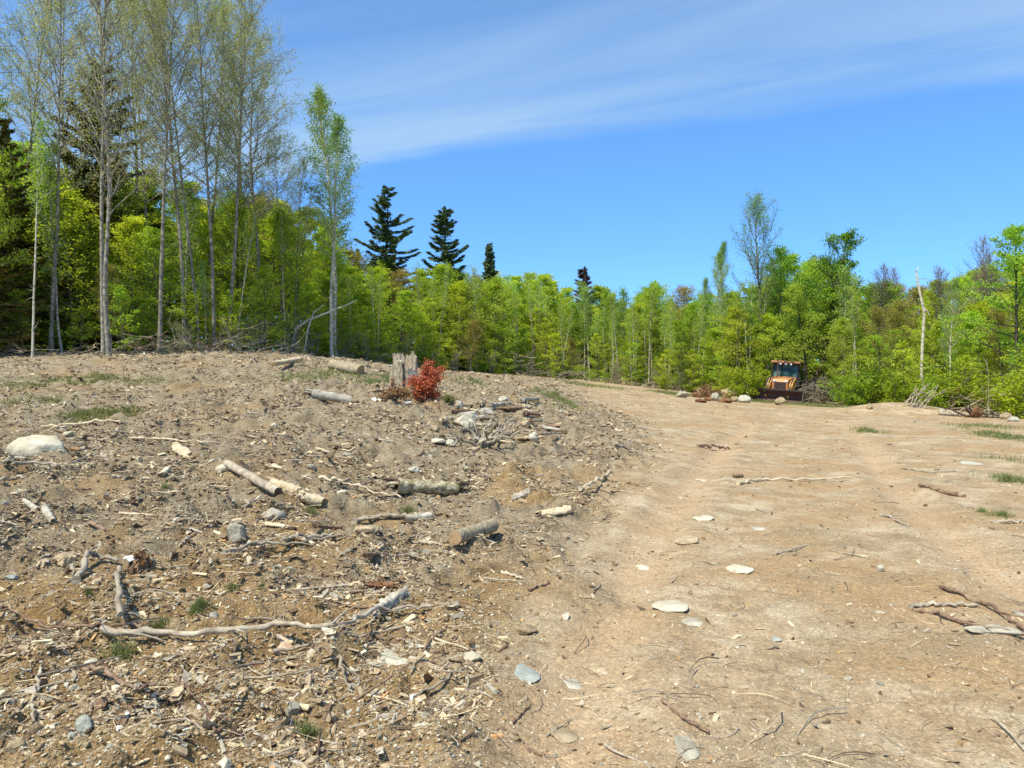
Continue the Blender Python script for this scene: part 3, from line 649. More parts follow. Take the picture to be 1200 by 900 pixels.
# twin-stemmed aspen (own build)
def twin():
    Y = 28.3; x, y, z = ground(125, Y); root = empty('twin_aspen', (x, y, z), 0, 'twin-stemmed grey aspen whose two trunks part near the ground at the wood edge', 'aspen')
    r = np.random.default_rng(5); s = Y / F
    def pt(px, py, dy=0): return ((px - 125) * s, dy, CAM_H + (HOR - py) * s - z)
    W = MB(); LP = []; LT = []
    stems = [([pt(122, 425), pt(120, 380, .05), pt(118, 300, .1), pt(118, 210, .1), pt(120, 120, .2), pt(116, 40, .3), pt(108, -40, .3), pt(103, -90, .2)], 0.095),
             ([pt(129, 425, -.05), pt(127, 385, -.1), pt(127, 330, -.25), pt(133, 255, -.3), pt(134, 200, -.3), pt(126, 100, -.2), pt(127, 30, -.2), pt(135, -60, -.2)], 0.10)]
    for pts, r0 in stems:
        tp = np.array(pts); kk = np.linspace(0, len(tp) - 1, 26); T = np.stack([np.interp(kk, np.arange(len(tp)), tp[:, c]) for c in range(3)], 1)
        for _ in range(2): T[1:-1] = (T[:-2] + 2 * T[1:-1] + T[2:]) / 4
        f = np.linspace(0, 1, 26); R = r0 * (1 - f * 0.85); R[0] *= 1.4; R[1] *= 1.1; W.tube(T, R, 9)
        for q in range(34):
            u = 0.42 + 0.57 * (q + r.random()) / 34; p = np.array([np.interp(u, f, T[:, c]) for c in range(3)]); ph = q * 2.4 + r.normal() * .4; a = math.radians(48 - 20 * u)
            S = spine(p, np.array([math.cos(ph) * math.sin(a), math.sin(ph) * math.sin(a), math.cos(a)]), r.uniform(1.2, 3.2), 7, 0.45, 0.1, r); W.tube(S, np.linspace(0.035, 0.006, 8), 4, cap=False)
            for k in range(8):
                B = spine(S[min(7, 1 + k)], (S[-1] - S[0]) + r.normal(size=3) * 1.0, r.uniform(.5, 1.2), 4, .3, .1, r); W.tube(B, np.linspace(.012, .003, 5), 3, cap=False)
                m_ = r.integers(6, 22); tt = r.random(m_) * 4; LP.append(np.stack([np.interp(tt, np.arange(5), B[:, c]) for c in range(3)], 1) + r.normal(size=(m_, 3)) * .18); LT.append(r.random(m_))
    W.build('trunk', MT['aspen'], root, smooth=True); Lm = MB(); leaves(Lm, np.concatenate(LP), 0.07, r, 0, tint=np.concatenate(LT)); Lm.build('crown', MT['aspenleaf'], root)
twin()
put_px(poles[0], 38, 150, 27.5, 0.4, 'very thin pale pole-like tree at the wood edge left of the twin aspen', 'tree', sxy=0.8)
put_px(birchT[0], 389, 150, 38.5, 1.0, 'white-trunked birch with a loose green crown right of the aspen stand', 'birch', sxy=1.15)
put_px(birchT[2], 392, 105, 41, 2.2, 'birch with a leaning green top above the white-trunked birch', 'birch', sxy=1.25, lean=(0, 0.04))
put_px(aspenT[1], 345, 190, 40, 2.0, 'ash-grey aspen between the stand and the white-trunked birch', 'aspen', sxy=.8)
put_px(brownfir, 112, 75, 37, 0.6, 'dark brownish fir behind the twin-stemmed aspen', 'fir', sxy=1.25)
put_px(brownfir, 8, 140, 32, 2.6, 'broad brown-green fir at the left edge of the picture', 'fir', sxy=1.1)
put_px(brownfir, -30, 170, 29, 4.1, 'brown-green fir cut by the left edge', 'fir', sxy=1.1)
put_px(tallmaple, -14, -5, 28, 1.1, 'tall bright-leaved tree reaching the top left corner', 'tree', sxy=.8)
# spruces over the middle wood
put_px(spruceP[0], 450, 218, 60, 0.5, 'largest dark spruce with wide upturned boughs above the wood', 'spruce', 'spruces standing above the wood', sxy=1.25)
put_px(spruceP[1], 521, 242, 66, 1.4, 'second dark spruce with a narrow pointed top', 'spruce', 'spruces standing above the wood', sxy=1.25)
put_px(spruceP[2], 573, 286, 74, 0.2, 'small narrow spruce right of the two large ones', 'spruce', 'spruces standing above the wood', sxy=0.75)
put_px(spruceP[2], 419, 292, 70, 2.2, 'tiny spruce tip left of the largest spruce', 'spruce', 'spruces standing above the wood', sxy=0.5)
put_px(purplefir, 685, 313, 76, 1.0, 'purplish cone-laden fir above the middle of the wood', 'fir', sxy=1.3)
put_px(spruceP[2], 852, 360, 74, 3.0, 'blue-dark spruce tip between the thin birches on the right', 'spruce', 'spruces standing above the wood', sxy=0.8)
put_px(spruceP[1], 440, 300, 56, 2.0, 'short dark spruce hugging the foot of the largest spruce', 'spruce', 'spruces standing above the wood', sxy=0.9)
# right side trees
put_px(birchT[0], 836, 288, 57, 2.0, 'thin airy birch left of the pair on the right', 'birch', 'thin birches at the right', sxy=1.0)
put_px(birchT[1], 851, 296, 54, 0.3, 'thin white-stemmed birch left of the tall grey-green tree', 'birch', 'thin birches at the right', sxy=.9)
put_px(birchT[1], 822, 330, 58, 3.3, 'shortest thin birch of the right group', 'birch', 'thin birches at the right', sxy=1.0)
tallgg = grow_tree('ash_tree', 401, 15, 0.16, 0.40, 46, (50, 20), lambda u: 0.22 * math.sin(math.pi * (0.2 + 0.72 * u)), 0.45, 9, 20, 0.09, 0.18, 0.0, 'bark', 'birchleaf', twigs=3)
put_px(tallgg, 893, 240, 54, 0.4, 'tallest grey-green airy tree behind the tractor', 'tree', sxy=1.0)
put_px(maple[1], 918, 300, 55, 1.4, 'dense blue-green tree right of the tallest airy tree', 'tree', sxy=.8)
def hero_oak():
    r = np.random.default_rng(77)
    o = grow_tree('dark_tree', 402, 12, 0.2, 0.38, 34, (72, 35), lambda u: 0.30 * (1 - u) ** 0.5, 0.15, 8, 42, 0.12, 0.16, 0.6, 'darkbark', 'deepleaf', lean=0.02,
                  trunk_pts=[(-0.7, 0, -0.3), (-0.3, 0, 1.4), (0.4, 0, 3.0), (0.9, .1, 4.4), (1.0, .1, 6), (1.1, 0, 8), (1.5, 0, 10), (1.9, 0, 12)])
    return o
put_px(hero_oak(), 958, 278, 53, 0.0, 'dark spreading tree with a crooked black trunk and jutting top boughs', 'tree', sxy=1.15)
put_px(grow_tree('dark_tree', 403, 9, 0.12, 0.3, 30, (70, 35), lambda u: 0.28 * (1 - u) ** .5, 0.2, 7, 28, 0.12, 0.16, 0.5, 'darkbark', 'maple', stems=1), 945, 335, 48, 1.0, 'dark-trunked tree just left of the crooked dark tree', 'tree')
for px, top, Y, k, lb in ((1030, 312, 50, 0, 'bare budding tree above the wood right of the dark tree'), (1052, 318, 52, 1, 'second bare budding tree right of the dark tree'), (1112, 315, 43, 0, 'purplish budding tree right of the dead snag'), (1140, 282, 42, 1, 'tallest purplish budding tree near the right edge'), (1162, 300, 43, 0, 'rightmost purplish budding tree')):
    put_px(baretree[k], px, top, Y, px * .1, lb, 'budding tree', 'bare budding trees', sxy=1.0)
put_px(grow_tree('edge_tree', 404, 9.5, 0.11, 0.22, 36, (85, 45), lambda u: 0.42 * (1 - u) ** 0.6, 0.1, 8, 30, 0.12, 0.15, 0.7, 'darkbark', 'maple'), 1192, 272, 35, 2.0, 'layered deep green tree with a bent trunk at the right edge', 'tree')
put_px(birchT[0], 1112, 330, 38, 2.4, 'pale-trunked tree right of the dead snag', 'tree', sxy=1.1)
# dead snag
def snag():
    Y = 39; x, y, z = ground(1080, Y); s = Y / F; root = empty('dead_snag', (x, y, z), 0, 'white barkless dead snag with a hooked top on the right', 'dead tree')
    pt = lambda px, py, d=0: np.array([(px - 1080) * s, d, CAM_H + (HOR - py) * s - z])
    W = MB(); P = [pt(1080, 482), pt(1080, 430), pt(1081, 400), pt(1083, 366), pt(1078, 345), pt(1075, 330), pt(1073, 318), pt(1077, 312)]
    W.tube(P, [.10, .08, .075, .07, .06, .05, .035, .012], 8)
    W.build('trunk', MT['birch'], root, smooth=True)
    B = MB(); B.tube([pt(1076, 327), pt(1083, 326, .1), pt(1091, 328, .2)], [.03, .02, .008], 5); B.tube([pt(1082, 360), pt(1086, 366, -.1), pt(1087, 370, -.15)], [.05, .035, .02], 6)
    B.build('branch', MT['birch'], root, smooth=True)
snag()

# ------------------------------------------------------------------ logs, sticks and stones
def world_path(pts, lift=None, r0=0.02):
    Q = []
    for k, (a, b) in enumerate(pts):
        x, y, z = at(a, b); Q.append([x, y, z])
    return np.array(Q)
def smooth_path(Q, n):
    k = len(Q); t = np.linspace(0, k - 1, n); out_ = np.stack([np.interp(t, np.arange(k), Q[:, c]) for c in range(3)], 1)
    for _ in range(2): out_[1:-1] = (out_[:-2] + 2 * out_[1:-1] + out_[2:]) / 4
    return out_
def stick(name, pts, wpx, m, label, cat='branch', group=None, w2=0.4, lift=0.0, side=0, seed=0, lifts=None):
    r = np.random.default_rng(seed + 900); Q = world_path(pts); Y = Q[:, 1].mean(); rad = wpx / F * Y / 2
    n = max(10, len(pts) * 5); T = smooth_path(Q, n); f = np.linspace(0, 1, n)
    g_ = np.max([H(T[:, 0] + a_, T[:, 1] + b_) for a_, b_ in ((0, 0), (rad, 0), (-rad, 0), (0, rad * 1.5), (0, -rad * 2.5))], 0); gp_ = np.pad(g_, 3, 'edge'); mx_ = np.max([gp_[i_:i_ + n] for i_ in range(7)], 0); zs = np.convolve(np.pad(np.convolve(np.pad(mx_, 4, 'edge'), np.ones(9) / 9, 'valid'), 4, 'edge'), np.ones(9) / 9, 'valid')
    lf = np.interp(f, np.linspace(0, 1, len(lifts)), lifts) if lifts is not None else lift
    T[:, 2] = np.maximum(zs, g_ + rad * .2) + rad * 0.45 + lf
    T[1:-1] += r.normal(size=(n - 2, 3)) * rad * 0.55
    R = rad * (1 - (1 - w2) * f) * (1 + 0.18 * r.normal(size=n)).clip(.7, 1.5)
    o0 = T[0].copy(); W = MB(); W.tube(T - o0, R, 7)
    for k in range(side):
        i0 = r.integers(2, n - 2); d = (T[i0 + 1] - T[i0 - 1]); d /= np.linalg.norm(d); ph = r.choice([-1, 1]) * r.uniform(.5, 1.1)
        e = rot_about(d, np.array([0, 0, 1.0]), ph); e[2] = r.uniform(0, .25); ln = r.uniform(6, 16) * rad
        S = spine(T[i0] - o0, e, ln, 4, -0.25, 0.12, r); W.tube(S, np.linspace(R[i0] * .5, R[i0] * .15, 5), 5)
    o = W.build(name, MT[m], None, smooth=True, loc=tuple(o0))
    return tag(o, label, cat, group)
def log(name, a, b, dpx, mats, label, sides=18, rough=0.045, jag=0.0, seed=1, taper=0.95, group=None, sink=0.12, cat='log'):
    r = np.random.default_rng(seed); A = np.array(at(*a)); B = np.array(at(*b)); rad = dpx / F * (A[1] + B[1]) / 4
    n = 16; f = np.linspace(0, 1, n); T = A[None] * (1 - f[:, None]) + B[None] * f[:, None]
    T[:, 2] += rad * (1 - sink * 2); 
    gm_ = H(T[:, 0], T[:, 1] - rad) ; T[:, 2] += max(0, (gm_ - T[:, 2]).max() + rad * 0.35)
    T[1:-1] += r.normal(size=(n - 2, 3)) * rad * 0.03
    an = np.linspace(0, 2 * math.pi, sides, endpoint=False)
    R = rad * (1 - (1 - taper) * f)[:, None] * (1 + rough * 1.3 * r.normal(size=(n, sides)) + rough * np.sin(an * 3 + seed)[None] + rough * 0.8 * np.sin(an * 2 + f[:, None] * 5))
    o0 = A.copy(); W = MB(); W.tube(T - o0, R, sides, 0, True, 1)
    if jag:
        d = (T[-1] - T[0]); d /= np.linalg.norm(d)
        for e, sg in ((0, -1), (n - 1, 1)):
            if sg == 1 and jag < 0.5: continue
            for k in range(9):
                q = T[e] - o0 + r.normal(size=3) * rad * .45; ln = rad * r.uniform(.5, 2.2)
                W.tube([q, q + d * sg * ln * .6, q + d * sg * ln + r.normal(size=3) * rad * .15], [rad * .28, rad * .16, rad * .02], 4, 1 if k % 2 else 0)
    o = W.build(name, [MT[m] for m in mats], None, smooth=True, loc=tuple(o0))
    # keep cut faces flat
    return tag(o, label, cat, group)
GL = 'cut logs and wood pieces on the clearing'
log('log', (389, 433), (423, 439), 13, ('logbark', 'cut'), 'thick tan log lying left of the stump near the wood edge', group=GL, seed=2)
log('log', (366, 464), (411, 473), 10.5, ('greylog', 'darkcut'), 'bleached log with a splintered left end and a dark cut right end', group=GL, seed=3, jag=.3, taper=1.0)  # shade on the right end face is put into its dark end colour
log('pole', (265, 547), (326, 581), 10, ('greystick', 'darkcut'), 'long thin grey pole lying aslant on the left slope', group=GL, seed=4, sides=12, rough=.03)
log('log', (321, 572), (352, 584), 13, ('palewood', 'palewood'), 'pale peeled broken wood piece right of the grey pole', group=GL, seed=5, jag=.9, rough=.12, cat='wood piece')
log('log', (350, 585), (378, 594), 12, ('palewood', 'cut'), 'second pale split wood piece ending in an orange break', group=GL, seed=6, jag=.3, rough=.12, cat='wood piece')
log('log', (465, 577), (536, 579), 19, ('mosslog', 'darkcut'), 'rotten birch log with mossy dark underside in the middle of the slope', group=GL, seed=7, jag=.9, rough=.08, taper=.7)
log('log', (533, 646), (578, 630), 16, ('logbark', 'cut'), 'short smooth firewood log with clean cut ends in the foreground', group=GL, seed=8, rough=.012, taper=1.0, sides=28)
log('log', (634, 606), (669, 601), 8.5, ('palewood', 'darkcut'), 'short whitish split block with a dark broken end', group=GL, seed=9, jag=.2, rough=.12, cat='wood piece')
log('slab', (600, 587), (622, 578), 7, ('greylog', 'darkcut'), 'small flat grey slab of wood right of the rotten log', group=GL, seed=10, rough=.15, cat='wood piece')
log('slab', (440, 722), (472, 700), 15, ('greylog', 'greylog'), 'weathered grey board-like slab behind the long branch', group=GL, seed=11, rough=.2, jag=.8, sink=.3, cat='wood piece')
log('log', (474, 612), (506, 609), 10, ('greylog', 'darkcut'), 'short grey chunk at the end of a weathered stick', group=GL, seed=12, rough=.1, cat='wood piece')
log('log', (320, 435), (352, 429), 6, ('palewood', 'cut'), 'thin pale broken trunk left of the thick tan log', group=GL, seed=13, rough=.12, jag=.6, cat='wood piece')
log('log', (860, 560), (870, 559), 4, ('brownstick', 'darkcut'), 'stubby dark wood bit at the road edge', seed=14, rough=.1, cat='wood piece', group=GL)
log('log', (205, 527), (222, 538), 9, ('palewood', 'cut'), 'pale knobbly wood chunk on the upper left slope', group=GL, seed=15, rough=.2, jag=.5, cat='wood piece')
log('log', (52, 598), (62, 615), 8, ('greylog', 'darkcut'), 'upright short grey stick chunk on the far left slope', group=GL, seed=16, rough=.1, cat='wood piece')
log('log', (28, 588), (44, 600), 6, ('greylog', 'darkcut'), 'lying short grey stick above the far left chunk', group=GL, seed=17, rough=.1, cat='wood piece')
log('log', (188, 560), (198, 552), 6, ('palewood', 'darkcut'), 'short pale stub beside a green sprig', group=GL, seed=18, rough=.1, cat='wood piece')
log('root_chunk', (432, 690), (460, 691), 9, ('clod', 'clod'), 'rust-coloured rotten wood crumb in the ochre soil', group=GL, seed=19, rough=.2, jag=.9, cat='wood piece')

GS = 'branches lying on the clearing'
st = [
 ([(118, 745), (160, 755), (240, 756), (320, 747), (395, 738), (440, 725), (470, 722), (508, 714)], 8.5, 'greystick', 'longest grey branch lying across the left foreground', .35, 6),
 ([(0, 714), (22, 730), (60, 742), (110, 743), (160, 744), (190, 760)], 4.5, 'brownstick', 'thin brown branch running into the longest branch', .5, 3),
 ([(139, 672), (136, 705), (141, 748)], 6.5, 'greystick', 'short pale upright-looking stick pointing away from the long branch', .9, 0),
 ([(88, 686), (96, 668), (112, 660), (138, 664)], 8, 'greystick', 'curved grey root arching out of the soil', .5, 0),
 ([(96, 787), (122, 798), (150, 812), (182, 824)], 7, 'brownstick', 'reddish peeling stick in the left foreground', .6, 0),
 ([(47, 788), (44, 806), (35, 826), (38, 854)], 5.5, 'greystick', 'bent grey stick at the far left foreground', .6, 0),
 ([(204, 812), (225, 832), (252, 864)], 5, 'brownstick', 'dark brown stick pointing to the bottom edge', .6, 2),
 ([(145, 715), (158, 703), (190, 706), (236, 717)], 2.6, 'greystick', 'thin arching pale twig behind the long branch', .5, 0),
 ([(320, 768), (365, 762), (430, 752), (475, 735)], 4, 'greystick', 'thin grey branch parallel to the longest branch', .5, 2),
 ([(373, 905), (372, 870), (385, 840), (388, 820)], 3.5, 'brownstick', 'dark wiry twig beside the bottom grass tuft', .5, 1),
 ([(495, 767), (508, 750), (523, 736)], 4, 'brownstick', 'short dark stick pointing up right below the branch tip', .7, 0),
 ([(487, 822), (520, 808), (556, 786)], 3.5, 'greystick', 'slender stick at the border of the bare track', .5, 1),
 ([(396, 776), (404, 800), (412, 815)], 5, 'greystick', 'short bleached forked stick below the pale slab', .5, 2),
 ([(425, 762), (435, 752), (452, 755)], 3.5, 'brownstick', 'small hooked twig left of the pale slab', .5, 0),
 ([(375, 562), (400, 569), (430, 577), (470, 586)], 4.5, 'palewood', 'long thin pale branch left of the rotten log', .4, 2),
 ([(415, 614), (440, 610), (476, 608)], 6, 'greystick', 'weathered grey stick left of the grey chunk', .8, 1),
 ([(262, 650), (300, 646), (345, 640), (400, 632)], 5, 'greystick', 'grey stick on the lower left slope', .5, 4),
 ([(330, 645), (350, 636), (390, 630)], 6, 'greystick', 'thick weathered stick behind the ochre soil', .6, 1),
 ([(150, 515), (190, 520), (230, 524), (255, 524)], 2.6, 'palewood', 'thin straight pale stick on the upper left slope', .5, 0),
 ([(48, 502), (90, 500), (142, 500)], 4.5, 'palewood', 'pale straight stick above the cream boulder', .4, 1),
 ([(2, 550), (40, 551), (75, 546), (100, 541)], 4, 'greystick', 'grey stick running below the cream boulder', .5, 1),
 ([(0, 568), (14, 566), (30, 561)], 4, 'greystick', 'short grey stick at the left border', .7, 0),
 ([(778, 825), (800, 845), (832, 863)], 5, 'brownstick', 'forked brown stick in the near middle of the road', .7, 1),
 ([(1104, 690), (1140, 705), (1175, 723), (1202, 742)], 5, 'brownstick', 'dark branch crossing the right foreground', .6, 1),
 ([(1068, 714), (1085, 712), (1110, 711), (1146, 712)], 6, 'greystick', 'bleached stick with dark underside in the right foreground', .6, 1),
 ([(1070, 716), (1100, 722), (1140, 736), (1205, 752)], 5, 'brownstick', 'crooked branch ending at the right picture edge', .7, 4),
 ([(865, 568), (890, 564), (925, 564), (1000, 562)], 3.6, 'palewood', 'long thin straw-coloured stick across the road', .5, 1),
 ([(1078, 571), (1100, 577), (1131, 583)], 4, 'brownstick', 'brown stick lying on the right half of the road', 1.2, 0),
 ([(1032, 604), (1048, 610), (1066, 619)], 3.6, 'greystick', 'small forked stick in the middle of the right track', .6, 1),
 ([(1160, 612), (1180, 614), (1203, 613)], 4, 'greystick', 'pale stick by the right grass tufts', .7, 0),
 ([(1058, 550), (1090, 555), (1120, 553)], 2.6, 'greystick', 'thin grey stick left of the white road stone', .6, 1),
 ([(588, 672), (600, 676), (612, 682)], 4, 'palewood', 'small pale curved stick right of the firewood log', .5, 0),
 ([(620, 694), (628, 690), (645, 685)], 3.2, 'brownstick', 'tiny stick beside a dark-and-white pebble', .5, 0),
 ([(680, 577), (700, 572), (718, 566)], 4.5, 'palewood', 'pale bent stick with a dark knob at the road edge', .8, 0),
 ([(720, 523), (735, 527), (752, 534)], 3.5, 'greystick', 'twiggy grey stick at the left of the road', .6, 3),
 ([(818, 524), (840, 528), (855, 527)], 3.5, 'brownstick', 'dark curved stick on the far part of the road', .7, 0),
 ([(180, 850), (215, 850), (240, 858)], 3, 'greystick', 'thin half-buried twig near the bottom left corner', .6, 3),
 ([(905, 652), (925, 647), (945, 640)], 2.8, 'greystick', 'thin grey twig in the middle of the road', .6, 2),
 ([(600, 850), (612, 838), (622, 828)], 3.2, 'brownstick', 'short twig left of the road centre', .5, 0),
 ([(612, 872), (622, 884), (640, 890)], 3.4, 'brownstick', 'hooked twig at the bottom centre', .5, 1),
 ([(640, 866), (655, 856), (670, 846)], 2.5, 'greystick', 'pale hair-thin twig at the bottom centre', .5, 0),
]
for k, (pts, wp, m, lb, w2, sd) in enumerate(st): stick('fallen_branch', pts, wp, m, lb, 'branch', GS, w2=w2, side=sd, seed=k, lifts=[0, .06, .02] if 'upright' in lb else ([0, .06, 0] if 'arch' in lb else None))

def ico(sub):
    import bmesh
    b = bmesh.new(); bmesh.ops.create_icosphere(b, subdivisions=sub, radius=1); v = np.array([x.co[:] for x in b.verts]); f = np.array([[q.index for q in x.verts] for x in b.faces]); b.free()
    return v, np.c_[f, f[:, 2]]
ICO = {k: ico(k) for k in (1, 2, 3, 4)}
def stone_verts(seed, sub=3, cuts=12, soft=0.75, nz=0.10):
    soft = min(.97, soft + .15)
    r = np.random.default_rng(seed); v, f = ICO[sub]; v = v.copy()
    for _ in range(cuts):
        n = r.normal(size=3); n /= np.linalg.norm(n); d = r.uniform(0.55, 0.9); k = v @ n - d; v -= np.maximum(k, 0)[:, None] * n[None] * soft
    v += v * (nz * (fbm(v[:, 0] * 2.2 + seed, v[:, 1] * 2.2 + v[:, 2] * 1.7, seed % 97, 4) - 0.5))[:, None] * 2
    v += v * (nz * .5 * (fbm(v[:, 0] * 7 + seed, v[:, 1] * 7 + v[:, 2] * 5.3, seed % 89, 4) - 0.5))[:, None]
    return v, f
def stone(a, wpx, hpx, m, label, seed=1, dpt=0.8, rz=0.0, group=None, sink=0.3, cuts=12, cat='stone', name='stone', soft=.75):
    x, y, z = at(*a); s = y / F; wd, hd = wpx * s / 2, hpx * s / 2
    v, f = stone_verts(seed, 4, cuts + 4, soft, .16); W = MB()
    ex = np.abs(v).max(0); v = v / ex * np.array([wd, wd * dpt, hd * (1 + sink)])
    W.add(v, f); o = W.build(name, MT[m], None, smooth=(name == 'boulder'), loc=(x, y + wd * dpt * 0.6, z + hd * (1 - sink)), rz=rz)
    return tag(o, label, cat, group)
GR = 'stones lying on the clearing'
stone((36, 538), 68, 27, 'rock_pale', 'big smooth cream boulder at the left edge', 3, 0.7, 0.1, None, .25, 5, 'boulder', 'boulder', .5)
for a in [((273, 637), 26, 24, 'rock_grey', 'rough grey rock left on the lower slope'), ((316, 610), 34, 15, 'rock_grey', 'flattish grey rock above the rough grey rock'), ((430, 627), 34, 12, 'rock_tan', 'flat tan rock below the grey chunk'),
          ((93, 860), 25, 20, 'rock_blue', 'blue-grey angular rock in the bottom left'), ((81, 868), 14, 10, 'rock_blue', 'small blue-grey rock beside the angular one'), ((70, 662), 32, 12, 'rock_tan', 'mud-brown slab with a pale rim on the left'),
          ((9, 681), 18, 7, 'rock_blue', 'pale grey flat stone at the left border'), ((14, 885), 20, 14, 'rock_tan', 'tan stone in the bottom left corner'), ((104, 780), 18, 6, 'rock_white', 'flat pale stone in ochre soil'),
          ((625, 517), 15, 12, 'rock_white', 'white ribbed stone right of the root tangle'), ((545, 502), 32, 17, 'rock_pale', 'cream slab of rock in the root tangle'), ((538, 478), 12, 9, 'rock_white', 'small white rock behind the root tangle'),
          ((590, 470), 15, 6, 'rock_white', 'white flat rock behind the grey roots'), ((262, 553), 20, 9, 'rock_pale', 'cream stone at the upper end of the grey pole'), ((485, 553), 14, 6, 'rock_white', 'white chip of rock behind the rotten log'),
          ((1034, 670), 11, 8, 'rock_white', 'half dark half white stone on the road'), ((155, 757), 12, 6, 'rock_tan', 'tan stone under the long branch'), ((617, 745), 26, 12, 'rock_tan', 'yellowish sandstone at the road edge'),
          ((240, 690), 14, 5, 'rock_grey', 'grey stone behind the grass tufts'), ((405, 535), 12, 5, 'rock_white', 'small white stone mid slope'), ((70, 504), 16, 6, 'rock_pale', 'pale stone left of the straight stick'), ((78, 511), 14, 6, 'rock_pale', 'pale stone right behind the boulder'),
          ((320, 500), 10, 5, 'rock_pale', 'tiny pale stone high on the slope'), ((140, 858), 14, 6, 'rock_white', 'small white stone in the bottom left litter'), ((350, 590), 10, 6, 'rock_tan', 'tan stone under the split wood'), ((118, 860), 16, 8, 'rock_tan', 'brownish stone right of the blue-grey rock'),
          ((35, 862), 16, 12, 'rock_tan', 'tan stone left of the blue-grey rock'), ((690, 575), 10, 5, 'rock_tan', 'little tan stone near the bent stick'), ((552, 776), 26, 7, 'rock_pale', 'pale flat stone at the track border'), ((580, 815), 10, 4, 'rock_grey', 'small grey stone near the pale-blue slab')]:
    stone(a[0], a[1], a[2], a[3], a[4], seed=hash(a[4]) % 9973 if False else int(a[0][0] * 7 + a[0][1]), group=GR, rz=a[0][0] * .3)
# flat stones pressed into the road: broad, only a little proud of the surface
for k, (a, wp, ln, m, lb) in enumerate([((618, 792), 32, 1.5, 'rock_blue', 'large pale blue flat stone set in the track border'), ((672, 804), 28, .8, 'rock_white', 'rounded whitish flat stone right of the pale blue one'), ((785, 711), 42, .7, 'rock_pale', 'broad cream flat stone in the road'), ((866, 667), 34, .7, 'rock_pale', 'cream flat stone farther along the road'),
            ((752, 665), 19, .7, 'rock_pale', 'small cream flat stone left of the road centre'), ((1141, 544), 24, .8, 'rock_white', 'bright white stone at the right of the road'), ((806, 633), 30, .8, 'rock_tan', 'dusty buried stone in the left wheel track'), ((824, 607), 22, .8, 'rock_pale', 'dusty pale stone up the left wheel track'),
            ((890, 620), 20, .6, 'rock_white', 'broken white stone mid road'), ((822, 563), 16, .6, 'rock_pale', 'small pale stone far up the left track'), ((812, 730), 26, .6, 'rock_grey', 'greyish flat stone below the broad cream one'), ((700, 785), 22, .9, 'rock_tan', 'tan flat stone behind the whitish one'),
            ((805, 880), 30, 1.4, 'rock_grey', 'long grey flat stone at the bottom of the road'), ((660, 862), 36, .9, 'rock_tan', 'broad dusty stone at the bottom centre'), ((730, 855), 20, .6, 'rock_tan', 'dusty flat stone in the near road'), ((455, 772), 68, .85, 'rock_white', 'long whitish slab embedded left of the track'),
            ((330, 757), 30, 1.0, 'pinkbark', 'pinkish peeled bark piece under the long branch'), ((1165, 739), 60, .35, 'rock_grey', 'thin grey slab beside the crooked branch'), ((1195, 720), 16, .5, 'rock_grey', 'lilac-grey stone at the right edge'), ((870, 805), 30, .35, 'rock_tan', 'faint tan slab below the road centre'),
            ((690, 700), 14, .5, 'rock_tan', 'small tan slab in the left track'), ((910, 750), 12, .8, 'rock_blue', 'small mint-grey stone in the road'), ((936, 600), 14, .4, 'rock_tan', 'little buff stone mid road'), ((835, 660), 20, .5, 'rock_tan', 'buff stone left of the farther cream stone')]):
    x, y, z = at(*a); s = y / F; wd = wp * s / 2; v, f = stone_verts(500 + k, 4, 7, .9, .16); e = np.abs(v).max(0); v = v / e
    v = v * np.array([wd, wd * (2.0 if y > 4.5 else 1.3) * ln, 0.012 + wd * .04]); v[:, 2] = np.where(v[:, 2] > 0, v[:, 2] * .7, v[:, 2])
    W = MB(); W.add(v, f); o = W.build('flat_stone' if m != 'pinkbark' else 'bark_piece', MT[m], None, smooth=True, loc=(x, y, z + 0.002)); tag(o, lb, 'stone' if m != 'pinkbark' else 'bark', 'flat stones pressed into the ground' if m != 'pinkbark' else None)
    sl = (Hs(x + .1, y) - Hs(x - .1, y)) / .2; sy = (Hs(x, y + .1) - Hs(x, y - .1)) / .2; o.rotation_euler = (math.atan(sy), -math.atan(sl), 0)
# rock pile beside the tractor
for k, (px, py, wd, h, m) in enumerate([(800, 466, 14, 7, 'rock_grey'), (812, 459, 10, 9, 'rock_grey'), (842, 457, 11, 9, 'rock_pale'), (846, 463, 16, 10, 'rock_grey'), (856, 467, 18, 10, 'rock_tan'), (866, 464, 10, 7, 'rock_white'), (875, 467, 18, 9, 'rock_white'), (873, 472, 13, 8, 'rock_white'),
                                         (886, 470, 10, 7, 'rock_tan'), (838, 470, 10, 8, 'rock_grey'), (914, 475, 12, 8, 'rock_tan'), (822, 462, 8, 6, 'rock_white'), (951, 463, 10, 5, 'rock_white'), (829, 458, 7, 5, 'rock_grey'), (862, 471, 9, 5, 'rock_tan'), (797, 448, 8, 5, 'rock_white')]):
    x, y, z = at(px, py); s = y / F
    stone((px, py), wd * 1.2, h * 1.25, m, ['low grey rock at the left end of the rock pile', 'dark-topped grey rock in the rock pile', 'upright cream rock behind the clods', 'round grey rock in the middle of the rock pile', 'tan rock beside the white ones', 'small white rock atop the pile', 'largest white rock near the bucket', 'front white rock of the pile', 'tan rock touching the bucket side',
          'grey rock behind the red clods', 'tan rock in front of the bucket', 'small white rock at the pile rear', 'flat white rock right of the tractor', 'grey rock at the pile rear', 'low tan rock in front of the pile', 'lone white rock left of the pile'][k], seed=700 + k, group='rocks piled beside the tractor', sink=.15, cat='rock', name='rock')
